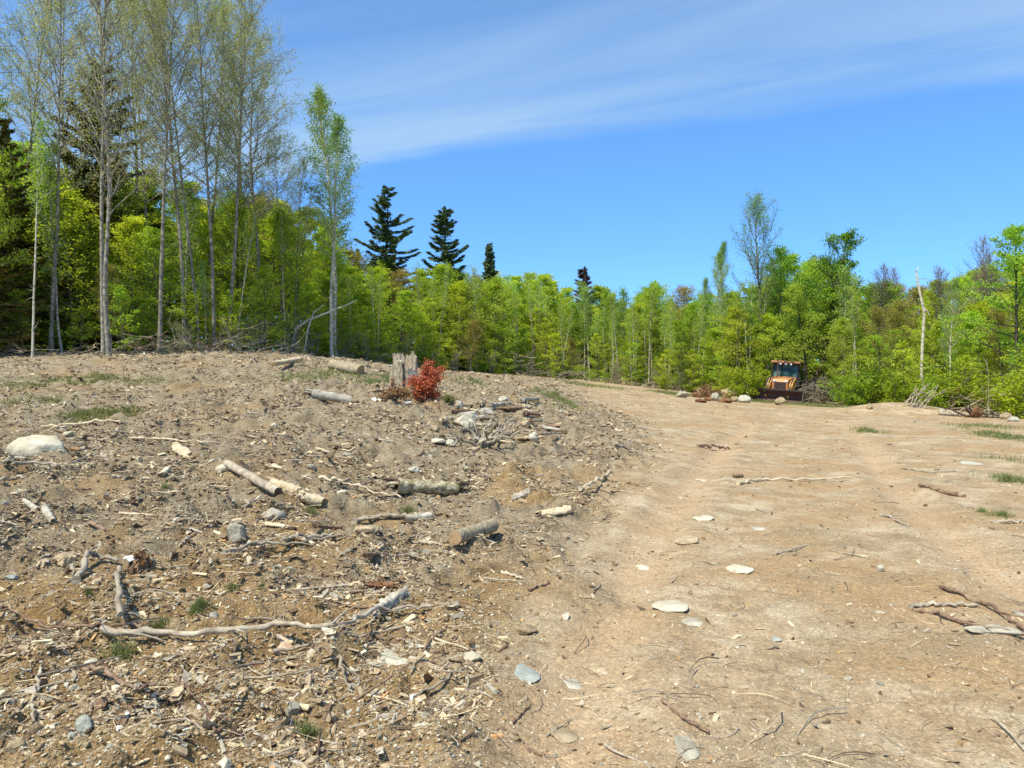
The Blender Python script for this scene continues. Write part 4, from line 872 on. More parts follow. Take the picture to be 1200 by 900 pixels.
for k, (px, py, wd, h) in enumerate([(818, 466, 13, 7), (830, 470, 9, 5), (851, 472, 18, 6), (822, 472, 14, 5)]):
    stone((px, py), wd, h, 'clod', ['rust-red clod at the left of the rock pile', 'small rust-red clod among the rocks', 'long rust-red clod in front of the rocks', 'flat rust-red clod at the pile foot'][k], seed=760 + k, group='red earth clods by the rock pile', sink=.2, cat='clod', name='earth_clod')

# scattered middling stones and sticks, copies of a few shapes
def scatter_pts(n, y0, y1, cond, r, u0=-0.82, u1=0.82, pw=1.0):
    out_x = []; out_y = []; tot = 0
    while tot < n:
        Y = np.exp(r.uniform(math.log(y0), math.log(y1), n * 2)) if pw == 1.0 else (r.uniform(y1 ** (1 - pw), y0 ** (1 - pw), n * 2)) ** (1 / (1 - pw))
        X = r.uniform(u0, u1, n * 2) * Y; k = cond(X, Y) > r.random(n * 2)
        out_x.append(X[k]); out_y.append(Y[k]); tot += k.sum()
    return np.concatenate(out_x)[:n], np.concatenate(out_y)[:n]
left = lambda x, y: (1 - road_mask(x, y)) * (0.35 + 0.65 * sstep(0.4, 0.6, fbm(x * .8, y * .8, 55, 3)))
r_ = np.random.default_rng(321)
def where(x, y):
    p = x / y * F + 600
    if x > np.interp(y, EY, EX):
        d = 'near' if y < 6 else ('middle' if y < 13 else 'far'); return f'on the {d} road, ' + ('left side' if p < 850 else 'right side')
    if y < 5.6: return 'in the soil left of the longest branch' if p < 150 else ('in the soil around the longest branch' if p < 400 else 'by the near track border')
    if y < 13: return 'on the slope near the cream boulder' if p < 170 else ('on the slope around the long pole' if p < 370 else ('on the slope around the rotten log' if p < 560 else 'on the slope beside the road'))
    return 'on the ground below the twin-stemmed aspen' if p < 230 else ('on the ground left of the stump' if p < 470 else 'on the ground behind the root tangle')
sprot = []
for k in range(9):
    v, f = stone_verts(820 + k, 3, 14, .9, .15); v = v * np.array([1, r_.uniform(.55, .9), r_.uniform(.35, .7)]); W = MB(); W.add(v, f)
    m = ['rock_tan', 'rock_grey', 'rock_pale'][k % 3]; sprot.append((W.build('stone', MT[m], None, smooth=False), ['tan', 'grey', 'pale'][k % 3]))
X, Y = scatter_pts(190, 2.9, 32, lambda x, y: 0.18 + 0.82 * left(x, y), r_)
Z = H(X, Y); first = set()
for k in range(len(X)):
    o0, colr = sprot[k % 9]
    o = o0 if o0.name not in first else o0.copy()
    if o is not o0: C.objects.link(o)
    first.add(o0.name); s = math.exp(r_.normal(-3.9, .40)) * (1 + Y[k] / 16)
    o.scale = (s, s, s * (0.6 if road_mask(X[k:k+1], Y[k:k+1])[0] > .5 else 1)); o.location = (X[k], Y[k], Z[k] + s * .12); o.rotation_euler = (r_.normal() * .25, r_.normal() * .25, r_.random() * 6.28)
    tag(o, f'small {colr} stone {where(X[k], Y[k])}', 'stone', f'small {colr} stones {where(X[k], Y[k])}')
tprot = []
for k in range(10):
    W = MB(); n = 9; T = spine((-.5, 0, 0), np.array([1, r_.normal() * .1, 0.0]), 1.0, n - 1, 0, .10, r_); T[:, 2] = np.abs(T[:, 2]) * .4
    W.tube(T, 0.020 * np.linspace(1, .45, n) * (1 + .15 * r_.normal(size=n)).clip(.6, 1.4), 6)
    for q in range(k % 4):
        i0 = r_.integers(2, 7); S = spine(T[i0], np.array([1, r_.choice([-1, 1]) * r_.uniform(.5, 1.2), .15]), r_.uniform(.15, .35), 3, -.2, .1, r_); W.tube(S, [.010, .008, .006, .003], 4)
    m = ['greystick', 'brownstick', 'palewood', 'twig', 'greystick'][k % 5]; tprot.append((W.build('stick', MT[m], None, smooth=True), ['weathered grey', 'dark brown', 'pale peeled', 'dull grey-brown', 'weathered grey'][k % 5]))
X, Y = scatter_pts(250, 3.0, 36, lambda x, y: 0.08 + 0.92 * left(x, y), r_)
Z = H(X, Y); first = set()
for k in range(len(X)):
    o0, colr = tprot[k % 10]
    o = o0 if o0.name not in first else o0.copy()
    if o is not o0: C.objects.link(o)
    first.add(o0.name); s = min(.34, math.exp(r_.normal(-1.5, .4))) * (1 + Y[k] / 14); a = r_.random() * 6.28; rx = math.cos(a) * s * .5; ry = math.sin(a) * s * .5
    dz = Hs(X[k] + rx, Y[k] + ry) - Hs(X[k] - rx, Y[k] - ry); wv = min(1.0, .30 / s) * 1.3
    o.scale = (s, s * wv, s * wv); o.location = (X[k], Y[k], Z[k] + .012 * s + .004); o.rotation_euler = (0, -math.atan2(dz, s), a)
    tag(o, f'{colr} stick {where(X[k], Y[k])}', 'stick', f'{colr} sticks {where(X[k], Y[k])}')

# ------------------------------------------------------------------ fine litter (nobody could count it)
def batch(name, tv, tf, pos, scl, rots, cols, mat, jit=0.0, smooth=False):
    n = len(pos); V = tv[None] * scl[:, None, :]
    if jit: V = V * (1 + jit * rng.normal(size=V.shape))
    a, b, c = rots[:, 0], rots[:, 1], rots[:, 2]
    ca, sa, cb, sb, cc, sc = np.cos(a), np.sin(a), np.cos(b), np.sin(b), np.cos(c), np.sin(c)
    x, y, z = V[..., 0], V[..., 1], V[..., 2]
    y, z = y * ca[:, None] - z * sa[:, None], y * sa[:, None] + z * ca[:, None]
    x, z = x * cb[:, None] + z * sb[:, None], -x * sb[:, None] + z * cb[:, None]
    x, y = x * cc[:, None] - y * sc[:, None], x * sc[:, None] + y * cc[:, None]
    V = np.stack([x, y, z], -1) + pos[:, None]
    Fc = tf[None] + (np.arange(n) * len(tv))[:, None, None]
    W = MB(); W.add(V.reshape(-1, 3), Fc.reshape(-1, 4)); col = np.repeat(np.c_[cols, np.ones(n)], len(tv), 0)
    return W.build(name, mat, None, smooth=smooth, tint=False, color=col)
def pal(n, cols, wts, r, j=.15):
    c = (np.array(cols) * np.array([1.03, .98, .80]))[r.choice(len(cols), n, p=np.array(wts) / sum(wts))]; return (c * (1 + j * r.normal(size=(n, 1)))).clip(.01, .8)
bx_v = np.array([(-1, -1, -1), (1, -.7, -1), (1, .6, -1), (-1, 1, -1), (-.9, -.8, 1), (1.1, -.6, .6), (.8, .7, 1), (-1.1, .8, .7)]) * .5
bx_f = np.array([(0, 3, 2, 1), (4, 5, 6, 7), (0, 1, 5, 4), (1, 2, 6, 5), (2, 3, 7, 6), (3, 0, 4, 7)])
WOODC = [(.62, .54, .40), (.48, .40, .29), (.36, .29, .21), (.20, .145, .10), (.10, .07, .05), (.40, .37, .33), (.52, .30, .15)]
r2 = np.random.default_rng(99)
def lefty(x, y): return (1 - road_mask(x, y)) * (0.06 + 0.94 * sstep(.40, .62, fbm(x * 1.1, y * 1.1, 61, 4) + .05 * sstep(5, 9, y))) * (.35 + 1.0 * sstep(.45, .6, fbm(x * 2.3, y * 2.3, 67, 3))) * (1 - .62 * sstep(6.2, 4.6, y))
n = 180000; X, Y = scatter_pts(n, 2.7, 60, lambda x, y: lefty(x, y) + 0.016 + .06 * sstep(9, 22, y) * sstep(14, 0, x), r2); Z = H(X, Y)
sz = np.exp(r2.normal(-4.4, .72, n)).clip(.002, .075) * (1 + Y / 12) * np.where(road_mask(X, Y) > .6, .62, 1); S = np.c_[sz, sz * r2.uniform(.15, .5, n), sz * r2.uniform(.06, .2, n)]
R = np.c_[r2.normal(size=n) * .35, r2.normal(size=n) * .28, r2.random(n) * 6.28]
o = batch('wood_chips', bx_v, bx_f, np.c_[X, Y, Z + S[:, 2] * .3 + sz * .05], S, R, pal(n, WOODC, [3, 5, 6, 6, 3, 3, .35], r2), MT['litter']); tag(o, 'pale and brown wood chips strewn over the left slope', 'wood chips', kind='stuff')
# bark flakes and dead leaves: bigger, flatter, curled
lf_v = np.array([(-1, 0, .25), (-.2, -.6, 0), (.9, -.3, .15), (1.1, .2, .3), (.2, .7, .05), (-.5, .5, .2), (0, 0, -.08)]) * .5
lf_f = np.array([(0, 1, 6, 5), (1, 2, 3, 6), (6, 3, 4, 5)])
n = 26000; X, Y = scatter_pts(n, 2.7, 60, lambda x, y: lefty(x, y) + .006, r2); Z = H(X, Y); sz = np.exp(r2.normal(-3.55, .4, n)) * (1 + Y / 18)
o = batch('dead_leaves', lf_v, lf_f, np.c_[X, Y, Z + sz * .08], np.c_[sz, sz * .8, sz * .8], np.c_[r2.normal(size=n) * .5, r2.normal(size=n) * .5, r2.random(n) * 6.28], pal(n, [(.44, .35, .25), (.30, .22, .15), (.18, .12, .08), (.5, .46, .40), (.34, .30, .27)], [4, 5, 4, 2, 3], r2), MT['litter'], jit=.15); tag(o, 'curled dead leaves and bark flakes on the ground', 'leaf litter', kind='stuff')
# twigs
tv = []; tf = []
for k in range(5):
    t_ = k / 4; c = np.array([t_ - .5, .10 * math.sin(t_ * 4), .05 * math.sin(t_ * 3)])
    for q in range(3): tv.append(c + np.array([0, math.cos(q * 2.094), math.sin(q * 2.094)]) * .013 * (1 - .5 * t_))
for k in range(4):
    for q in range(3): tf.append((k * 3 + q, k * 3 + (q + 1) % 3, k * 3 + 3 + (q + 1) % 3, k * 3 + 3 + q))
tv = np.array(tv); tf = np.array(tf)
n = 26000; X, Y = scatter_pts(n, 2.7, 60, lambda x, y: lefty(x, y) + .03, r2); Z = H(X, Y); sz = np.exp(r2.normal(-2.35, .5, n)) * (1 + Y / 30)
o = batch('twig_litter', tv, tf, np.c_[X, Y, Z + .004 + sz * .012], np.c_[sz, sz * r2.choice([-1, 1], n), sz], np.c_[r2.normal(size=n) * .3, r2.normal(size=n) * .10, r2.random(n) * 6.28], pal(n, WOODC, [4, 4, 5, 5, 4, 5, 0], r2), MT['litter']); tag(o, 'thin broken twigs scattered over the soil', 'twigs', kind='stuff')
# gravel
iv, if_ = ICO[1]
STC = [(.46, .38, .27), (.36, .28, .18), (.44, .42, .37), (.58, .54, .46), (.27, .22, .16), (.34, .35, .33)]
n = 60000; X, Y = scatter_pts(n, 2.6, 34, lambda x, y: .16 + .5 * (1 - road_mask(x, y)) * sstep(9, 4, y) + .2 * sstep(.5, .62, fbm(x * 1.05, y * 1.05, 9, 3)), r2, pw=1.6); Z = H(X, Y)
sz = np.exp(r2.normal(-5.65, .5, n)) * (1 + Y / 16) * np.where(road_mask(X, Y) > .5, .75, 1.25)
S = np.c_[sz, sz * r2.uniform(.6, 1, n), sz * r2.uniform(.35, .75, n)]
o = batch('gravel', iv, if_, np.c_[X, Y, Z + sz * .12], S, np.c_[r2.normal(size=n) * .3, r2.normal(size=n) * .3, r2.random(n) * 6.28], pal(n, STC, [5, 5, 3, 2, 4, 1], r2), MT['pebble'], jit=.16); tag(o, 'small gravel in the bare earth', 'gravel', kind='stuff')
# soil clods
n = 3500; X, Y = scatter_pts(n, 2.7, 22, lambda x, y: (1 - road_mask(x, y)) * .8 + .01, r2); Z = H(X, Y); sz = np.exp(r2.normal(-4.75, .4, n)) * (1 + Y / 14)
v2, f2 = ICO[2]; v2 = v2 * (1 + .35 * (fbm(v2[:, 0] * 3 + 5, v2[:, 1] * 3 + v2[:, 2] * 2, 4, 3) - .5))[:, None]
o = batch('soil_crumbs', v2, f2, np.c_[X, Y, Z + sz * .05], np.c_[sz, sz * .8, sz * .6], np.c_[r2.normal(size=n) * .6, r2.normal(size=n) * .6, r2.random(n) * 6.28], pal(n, [(.30, .22, .14), (.22, .16, .10), (.38, .26, .13)], [4, 4, 2], r2), MT['pebble'], jit=.06); tag(o, 'crumbly lumps of brown soil', 'soil', kind='stuff')

# ------------------------------------------------------------------ grass
def blades(n, X, Y, Z, hgt, wid, r, lean=.45):
    a = r.random(n) * 6.28; l = np.abs(r.normal(size=n)) * lean; b = r.random(n) * 6.28
    side = np.c_[np.cos(a), np.sin(a), np.zeros(n)] * wid[:, None]
    base = np.c_[X, Y, Z]; d = np.c_[np.cos(b) * l, np.sin(b) * l, np.ones(n)]; d /= np.linalg.norm(d, axis=1, keepdims=True)
    mid = base + d * hgt[:, None] * .55; d2 = d.copy(); d2[:, :2] *= 2.0; d2 /= np.linalg.norm(d2, axis=1, keepdims=True); tip = mid + d2 * hgt[:, None] * .5
    V = np.stack([base - side, base + side, mid + side * .7, tip, mid - side * .7], 1)
    idx = np.arange(n)[:, None] * 5
    f = np.concatenate([idx + np.array([[0, 1, 2, 4]]), idx + np.array([[4, 2, 3, 3]])])
    W = MB(); W.add(V.reshape(-1, 3), f, 0, np.repeat(r.random(n), 5)); return W
def grass_cond(x, y): return grass_field(x, y)
n = 95000; xs = []; ys = []
for X_, Y_, rx, ry, s in GP:
    k = int(n / len(GP) * (0.6 + s)); xs.append(X_ + r2.normal(size=k) * rx * .75); ys.append(Y_ + r2.normal(size=k) * ry * .75)
X = np.concatenate(xs); Y = np.concatenate(ys); kp = grass_field(X, Y) > .08 + r2.random(len(X)) * .7; kp &= (X / Y < .5) | (r2.random(len(X)) < .45); X, Y = X[kp], Y[kp]; Z = H(X, Y)
gr = (X > -9) ; 
for msk, nm, mt, lb in ((X / Y > -0.42, 'grass', 'grass', 'green grass patches growing on the bare ground'), (X / Y <= -0.42, 'ground_cover', 'grassy', 'yellow-green low weeds below the twin aspen')):
    k = msk.sum(); yy_ = Y[msk]
    W = blades(k, X[msk], yy_, Z[msk] - .01, r2.uniform(.04, .13, k) * (1 if mt == 'grass' else .7) * (1 + yy_ / 60), 0.0025 + yy_ * .00028, r2, .6)
    tag(W.build(nm, MT[mt], None), lb, 'grass', kind='stuff')
for k, (px, py, w_, h_, lb) in enumerate([(235, 712, 24, 14, 'round green grass tuft behind the long branch'), (272, 692, 16, 12, 'small grass tuft up right of the round one'), (183, 743, 26, 20, 'dark green grass tuft above the long branch'), (140, 768, 44, 20, 'dark grass tuft under the left part of the long branch'),
                                          (361, 866, 26, 24, 'bright long-bladed grass tuft at the bottom'), (306, 690, 10, 8, 'brownish tiny grass tuft'), (365, 603, 18, 12, 'faint grass tuft below the split wood'), (478, 600, 26, 10, 'feathery dark green sprig beside the grey chunk'), (194, 572, 10, 8, 'little yellow-green sprig by the pale stub'),
                                          (1175, 605, 26, 10, 'olive grass tuft near the right pale stick'), (1180, 564, 22, 12, 'green grass tuft right of the white stone'), (1150, 600, 14, 8, 'dry olive tuft left of the olive one'), (102, 697, 8, 10, 'tiny bright green seedling by the curved root'), (225, 718, 10, 12, 'thin grass tuft by the arching twig')]):
    x, y, z = at(px, py); s = y / F; m_ = 240 if w_ > 15 else 110; r3 = np.random.default_rng(k)
    rr = np.abs(r3.normal(size=m_)) * w_ * s * .25; an = r3.random(m_) * 6.28; X = np.cos(an) * rr; Y = np.sin(an) * rr
    Zl = H(X + x, Y + y) - z
    W = blades(m_, X, Y, Zl - .01, h_ * s * r3.uniform(.5, 1.1, m_), np.full(m_, .0028), r3, .55); tag(W.build('grass_tuft', MT['grass'], None, loc=(x, y, z)), lb, 'grass tuft', 'grass tufts on the bare soil')

# ------------------------------------------------------------------ stump with its red bush
def stump():
    x, y, z = at(474, 462); s = y / F; root = empty('tree_stump', (x, y, z), 0, 'tall rotten pale tree stump with a jagged split top', 'stump')
    r = np.random.default_rng(4); n = 44; k = 16; rad = 13.5 * s; hh = 49 * s
    an = np.linspace(0, 2 * math.pi, n, endpoint=False); flute = 1 + .07 * np.sin(an * 5 + 1) + .05 * np.sin(an * 9) + .03 * r.normal(size=n)
    top = hh * (0.88 + .12 * fbm(np.cos(an) * 1.5 + 4, np.sin(an) * 1.5, 3, 2) + .04 * r.normal(size=n)); top *= np.where(np.cos(an - 5.5) > .80, .62, 1)
    V = []
    for i in range(k):
        t_ = i / (k - 1); zz_ = -.08 + (top + .08) * t_; rr = rad * flute * (1 + .28 * (1 - t_) ** 3) * (1 + .02 * r.normal(size=n))
        V.append(np.c_[np.cos(an) * rr, np.sin(an) * rr * .9, zz_])
    for i in range(5):
        t_ = i / 4; zz_ = top - (.22 * hh + .15 * top) * t_; rr = rad * flute * (0.80 - .12 * t_); V.append(np.c_[np.cos(an) * rr, np.sin(an) * rr * .9, zz_])
    V = np.array(V).reshape(-1, 3); kk = k + 5; i = np.arange(kk - 1)[:, None] * n; j = np.arange(n)[None]; j2 = (j + 1) % n
    W = MB(); W.add(V, np.stack([i + j, i + j2, i + n + j2, i + n + j], -1).reshape(-1, 4)); c = V[-n:].mean(0)
    W.add(np.r_[V[-n:], [c]], np.stack([np.arange(n), (np.arange(n) + 1) % n, np.full(n, n), np.full(n, n)], -1)); W.build('stump_wood', MT['stumpwood'], root)
    for q, (a, w_, h_, m_) in enumerate([(4.35, .34, .80, 'stumpwood'), (5.25, .20, .58, 'greylog'), (3.7, .24, .70, 'stumpwood'), (5.75, .14, .50, 'paper')]):
        B = MB(); px_s = np.array([math.cos(a), math.sin(a) * .9]) * rad * 1.10
        vv = []; hh_ = hh * h_
        for zz_, wf, o_ in ((-.05, 1.0, .05), (.3, .9, .0), (.7, .85, -.005), (1, .7, -.01)):
            for sx, th in ((-1, 0), (1, 0), (1, .045), (-1, .045)):
                d = np.array([-math.sin(a), math.cos(a)]) * sx * rad * w_ * 1.6 * wf; e = np.array([math.cos(a), math.sin(a)]) * (th + o_)
                vv.append((px_s[0] + d[0] + e[0], px_s[1] + d[1] + e[1], hh_ * zz_ + r.normal() * .02))
        ff = [(b * 4 + u, b * 4 + (u + 1) % 4, b * 4 + 4 + (u + 1) % 4, b * 4 + 4 + u) for b in range(3) for u in range(4)] + [(12, 13, 14, 15), (3, 2, 1, 0)]
        B.add(vv, ff); B.build('bark_slab', MT[m_], root)
    for q in range(7):
        a = q * .9 + r.random() * .4; T = spine((math.cos(a) * rad * .9, math.sin(a) * rad * .9, .12), np.array([math.cos(a), math.sin(a), -.12]), rad * r.uniform(1.0, 1.8), 6, -.3, .1, r)
        B = MB(); B.tube(T, np.linspace(.07, .02, 7), 7); B.build('root', MT['stumpwood'], root, smooth=True)
stump()
def leafbush(name, px, py, blobs, matn, label, cat, n=1800, size=.05, seed=0, woodm='brownstick', flat=0.0):
    x, y, z = at(px, py); s = y / F; root = empty(name, (x, y, z), 0, label, cat); r = np.random.default_rng(seed); W = MB(); LP = []
    for (bx_, by_, brx, bry, wt) in blobs:
        c = np.array([(bx_ - px) * s, r.normal() * .08, (py - by_) * s]); m_ = int(n * wt)
        for q in range(14):
            tgt = c + r.normal(size=3) * np.array([brx * s, brx * s, bry * s]) * .6; tgt[2] = max(.03, tgt[2])
            P0 = np.array([r.normal() * .05, r.normal() * .05, 0]); mid = P0 * .4 + tgt * .5 + np.array([0, 0, .08]); W.tube([P0, mid, tgt], [.012, .008, .003], 4, cap=False)
            u = r.random(m_ // 14)[:, None]; q_ = mid + (tgt - mid) * u; LP.append(q_ + r.normal(size=(m_ // 14, 3)) * np.array([brx * s, brx * s, bry * s]) * .34)
    P = np.concatenate(LP); P = P[P[:, 2] > -.02]
    W.build('stems', MT[woodm], root); Lm = MB(); leaves(Lm, P, size, r, flat, tint=r.random(len(P))); Lm.build('foliage', MT[matn], root)
leafbush('red_bush', 497, 470, [(497, 462, 14, 8, .8), (503, 445, 13, 12, 1), (514, 432, 9, 6, .35), (503, 425, 5, 6, .25), (488, 450, 8, 12, .4), (507, 462, 6, 8, .4)], 'redleaf', 'bright red dead-leaved bush leaning against the right of the stump', 'bush', 1500, .05, 3)
leafbush('dead_brush', 462, 468, [(457, 460, 9, 6, .6), (470, 464, 10, 6, .8), (446, 466, 7, 3, .3), (458, 446, 3, 6, .15)], 'deadleaf', 'brown dead brush at the left foot of the stump', 'brush', 900, .05, 4)
leafbush('small_weed', 527, 474, [(526, 468, 8, 5, 1)], 'grassy', 'little yellow-green weed right of the red bush', 'weed', 500, .04, 5)
leafbush('dead_fern', 826, 466, [(826, 459, 9, 6, 1)], 'deadleaf', 'brown dead fern clump among the rocks', 'fern', 900, .12, 6)
leafbush('white_scraps', 162, 668, [(165, 655, 9, 6, .6), (170, 663, 8, 6, .6)], 'deadleaf', 'curled brown leaf clump behind the white birch bark', 'leaves', 60, .05, 7)
# white birch-bark curls
def curl(px, py, wpx, hpx, lb, m='paper', seed=0, group='curled pieces of birch bark'):
    x, y, z = at(px, py); s = y / F; r = np.random.default_rng(seed); W = MB()
    for q in range(5):
        c = np.array([r.normal() * wpx * .22 * s, r.normal() * .03, hpx * s * r.uniform(.1, .5)]); u = np.linspace(0, 1, 7); w_ = wpx * s * r.uniform(.3, .55); cr = hpx * s * r.uniform(.2, .5)
        e = Euler((r.normal() * .6, r.normal() * .6, r.random() * 6.28)).to_matrix(); V = []
        for k in range(7):
            a = (u[k] - .5) * r.uniform(2.0, 2.6)
            for o_, th in ((-1, 0), (1, 0)):
                V.append(np.array(e @ Vector((math.sin(a) * cr * 1.4, o_ * w_ * .5 * (1 - .4 * abs(u[k] - .5)), math.cos(a) * cr * .7))) + c)
        V = np.array(V); V[:, 2] = np.maximum(V[:, 2], 0.002); W.add(V, [(k * 2, k * 2 + 1, k * 2 + 3, k * 2 + 2) for k in range(6)])
        W.add(V + np.array([0, 0, .002]), [(k * 2, k * 2 + 1, k * 2 + 3, k * 2 + 2) for k in range(6)])
    tag(W.build('bark_curl', MT[m], None, loc=(x, y, z), smooth=True), lb, 'bark', group)
curl(160, 668, 26, 24, 'torn white birch bark standing in the litter on the left', seed=1); curl(235, 832, 20, 8, 'small white bark scrap at the brown stick', seed=2); curl(142, 850, 14, 10, 'white and blue-grey bark scrap in the bottom left', seed=3)
curl(485, 820, 0 + 16, 6, 'pale bark strip left of the bare track', seed=4); curl(470, 778, 8, 4, 'tiny bark scrap on the long whitish slab', seed=5); curl(205, 868, 22, 8, 'crumpled pale bark at the bottom left', seed=6); curl(250, 722, 16, 7, 'grey bark flake behind the long branch', 'greylog', seed=7)
curl(445, 470, 16, 6, 'white bark flake at the left foot of the stump', seed=8); curl(478, 474, 14, 8, 'white bark flake at the right foot of the stump', seed=9)

# ------------------------------------------------------------------ root tangle and brush piles
def tangle(name, px, py, n, spread, label, cat, mat, seed, rad=.03, ln=(.5, 1.1), up=.5, core=True, bias=(0, 0), dens=0):
    x, y, z = at(px, py); root = empty(name, (x, y, z), 0, label, cat); r = np.random.default_rng(seed); s = y / F
    if core:
        v, f = stone_verts(seed, 3, 6, .6, .25); W = MB(); W.add(v * np.array([.26, .22, .2]) * (s / .0147), f); W.build('root_core', MT[mat], root, smooth=True, loc=(0, 0, .06))
    for q in range(n):
        a = r.random() * 6.28; d = np.array([math.cos(a) + bias[0], math.sin(a) * .6 + bias[1] * .3, abs(r.normal()) * up]); P0 = np.array([r.normal() * spread, r.normal() * spread * .7, .06 + r.random() * .06])
        T = spine(P0, d, r.uniform(*ln), 8, -.5, .16, r); gz = H(T[:, 0] + x, T[:, 1] + y) - z; T[:, 2] = np.maximum(T[:, 2], gz + .01)
        B = MB(); R0 = rad * r.uniform(.4, 1.2); B.tube(T, np.linspace(R0, R0 * .2, 9), 6)
        for e in range(2): B.tube(spine(T[3 + e * 2], d + r.normal(size=3) * .8, r.uniform(.1, .3) * ln[1], 3, -.3, .15, r), np.linspace(R0 * .4, R0 * .1, 4), 4)
        B.build('root' if core else 'branch', MT[mat], root, smooth=True)
def fan(px, py, tips, mat, label, name='leaning_branches', cat='branches', rad=.035, seed=0, depth=0):
    x, y, z = at(px, py); s = y / F; root = empty(name, (x, y, z), 0, label, cat); r = np.random.default_rng(seed)
    for (a0, b0, a1, b1) in tips:
        P0 = np.array([(a0 - px) * s, r.normal() * .2, (py - b0) * s - .03]); P1 = np.array([(a1 - px) * s, r.normal() * .5, (py - b1) * s]); T = P0 + (P1 - P0) * np.linspace(0, 1, 8)[:, None]; T[1:-1] += r.normal(size=(6, 3)) * .03
        B = MB(); R0 = rad * r.uniform(.6, 1.1); B.tube(T, np.linspace(R0, R0 * .35, 8), 6)
        for e in range(3): B.tube(spine(T[3 + e], (P1 - P0) + r.normal(size=3) * .6 * np.linalg.norm(P1 - P0), r.uniform(.15, .35) * np.linalg.norm(P1 - P0), 3, -.2, .15, r), np.linspace(R0 * .4, R0 * .15, 4), 4)
        B.build('branch', MT[mat], root, smooth=True)
fan(562, 519, [(562, 519, 604, 493), (560, 519, 592, 500), (564, 518, 614, 502), (557, 519, 519, 511), (558, 518, 530, 503), (559, 518, 545, 494), (560, 517, 556, 491), (563, 517, 576, 492), (566, 519, 600, 512), (556, 519, 528, 519), (561, 518, 586, 489)], 'greystick', 'grey uprooted root tangle splayed open in the middle of the slope', 'uprooted_root_tangle', 'roots', .036, 21)
fan(590, 508, [(590, 508, 606, 486), (588, 508, 575, 487), (592, 508, 618, 497), (590, 507, 596, 484), (585, 508, 566, 497), (594, 507, 612, 490)], 'greystick', 'smaller grey root tangle right behind the splayed one', 'uprooted_root_tangle', 'roots', .03, 22)
for k, (a, w_, h_, m, lb) in enumerate([((612, 517), 44, 7, 'rock_tan', 'flat clay slab right of the root tangle'), ((510, 520), 24, 6, 'rock_pale', 'low pale slab left of the root tangle'), ((528, 523), 18, 8, 'rock_white', 'white block left below the root tangle'), ((570, 487), 22, 10, 'greylog', 'broken grey wood lump behind the root tangle'), ((612, 504), 22, 14, 'rock_tan', 'brown clod right of the grey roots'), ((508, 506), 14, 9, 'rock_tan', 'brown clod left of the cream slab'), ((600, 482), 34, 7, 'brownstick', 'dark rotten wood behind the roots'), ((548, 490), 24, 9, 'greylog', 'grey wood shard above the cream slab'), ((648, 503), 20, 6, 'brownstick', 'dark brown bark heap right of the ribbed stone'), ((655, 509), 26, 5, 'brownstick', 'low dark bark sliver right of the ribbed stone')]):
    stone(a, w_, h_, m, lb, seed=880 + k, group='lumps around the root tangle', sink=.2, cuts=16, cat='lump', name='debris_lump')
rj = np.random.default_rng(404)
for k in range(34):
    a = rj.uniform(515, 640); b = rj.uniform(478, 524) - (a - 515) * .06; ang = rj.uniform(-.5, .5) * (1 if rj.random() < .7 else 3); ln = rj.uniform(9, 26); mt = ['greylog', 'palewood', 'stumpwood', 'brownstick'][k % 4]
    log('wood_splinter', (a, b), (a + ln * math.cos(ang), b + ln * .35 * math.sin(ang)), rj.uniform(2.6, 6.5), (mt, mt), ['bleached grey', 'pale peeled', 'brown-grey split', 'dark brown'][k % 4] + ' wood splinter in the jumble around the uprooted roots', sides=9, rough=.16, jag=.9, seed=600 + k, taper=.45, group='splinters around the uprooted roots', sink=.05, cat='splinter')
rj = np.random.default_rng(405)
for k in range(40):
    a = rj.uniform(10, 500); b = rj.uniform(480, 660); ang = rj.uniform(-.9, .9); ln = rj.uniform(10, 26) * (b - 400) / 170; mt = ['greylog', 'palewood', 'stumpwood', 'brownstick'][k % 4]
    log('wood_splinter', (a, b), (a + ln * math.cos(ang), b + ln * .4 * math.sin(ang)), rj.uniform(2.5, 6.0) * (b - 380) / 180, (mt, mt), ['bleached grey', 'pale peeled', 'brown-grey split', 'dark brown'][k % 4] + ' wood splinter on the littered left slope', sides=8, rough=.18, jag=.9, seed=660 + k, taper=.4, group='splinters on the left slope', sink=.15, cat='splinter')
# leaning grey branches on the mound and the rust-red root plate
fan(1078, 478, [(1066, 474, 1096, 449), (1070, 476, 1100, 452), (1074, 478, 1098, 455), (1064, 472, 1088, 450), (1076, 479, 1092, 458), (1080, 480, 1099, 451), (1062, 472, 1084, 455), (1070, 474, 1080, 458), (1068, 470, 1078, 452), (1073, 479, 1086, 468)], 'greystick', 'bundle of grey branches leaning up from the earth mound', seed=1)
fan(1142, 489, [(1138, 488, 1126, 474), (1142, 489, 1133, 473), (1150, 489, 1168, 480), (1145, 484, 1175, 487), (1140, 489, 1105, 477), (1148, 489, 1190, 491)], 'darkbark', 'dark upturned roots with logs at the right wood edge', 'upturned_roots', 'roots', .07, 2)
stone((1146, 490), 15, 15, 'clod', 'rust-red upturned root plate at the right wood edge', 31, .5, group=None, sink=.05, cuts=14, cat='root plate', name='root_plate')
log('log', (1100, 486), (1128, 488), 5, ('greystick', 'cut'), 'thin grey log left of the rust-red root plate', group=GL, seed=41)
log('log', (1150, 481), (1176, 489), 5, ('greystick', 'cut'), 'thin grey log right of the rust-red root plate', group=GL, seed=42)
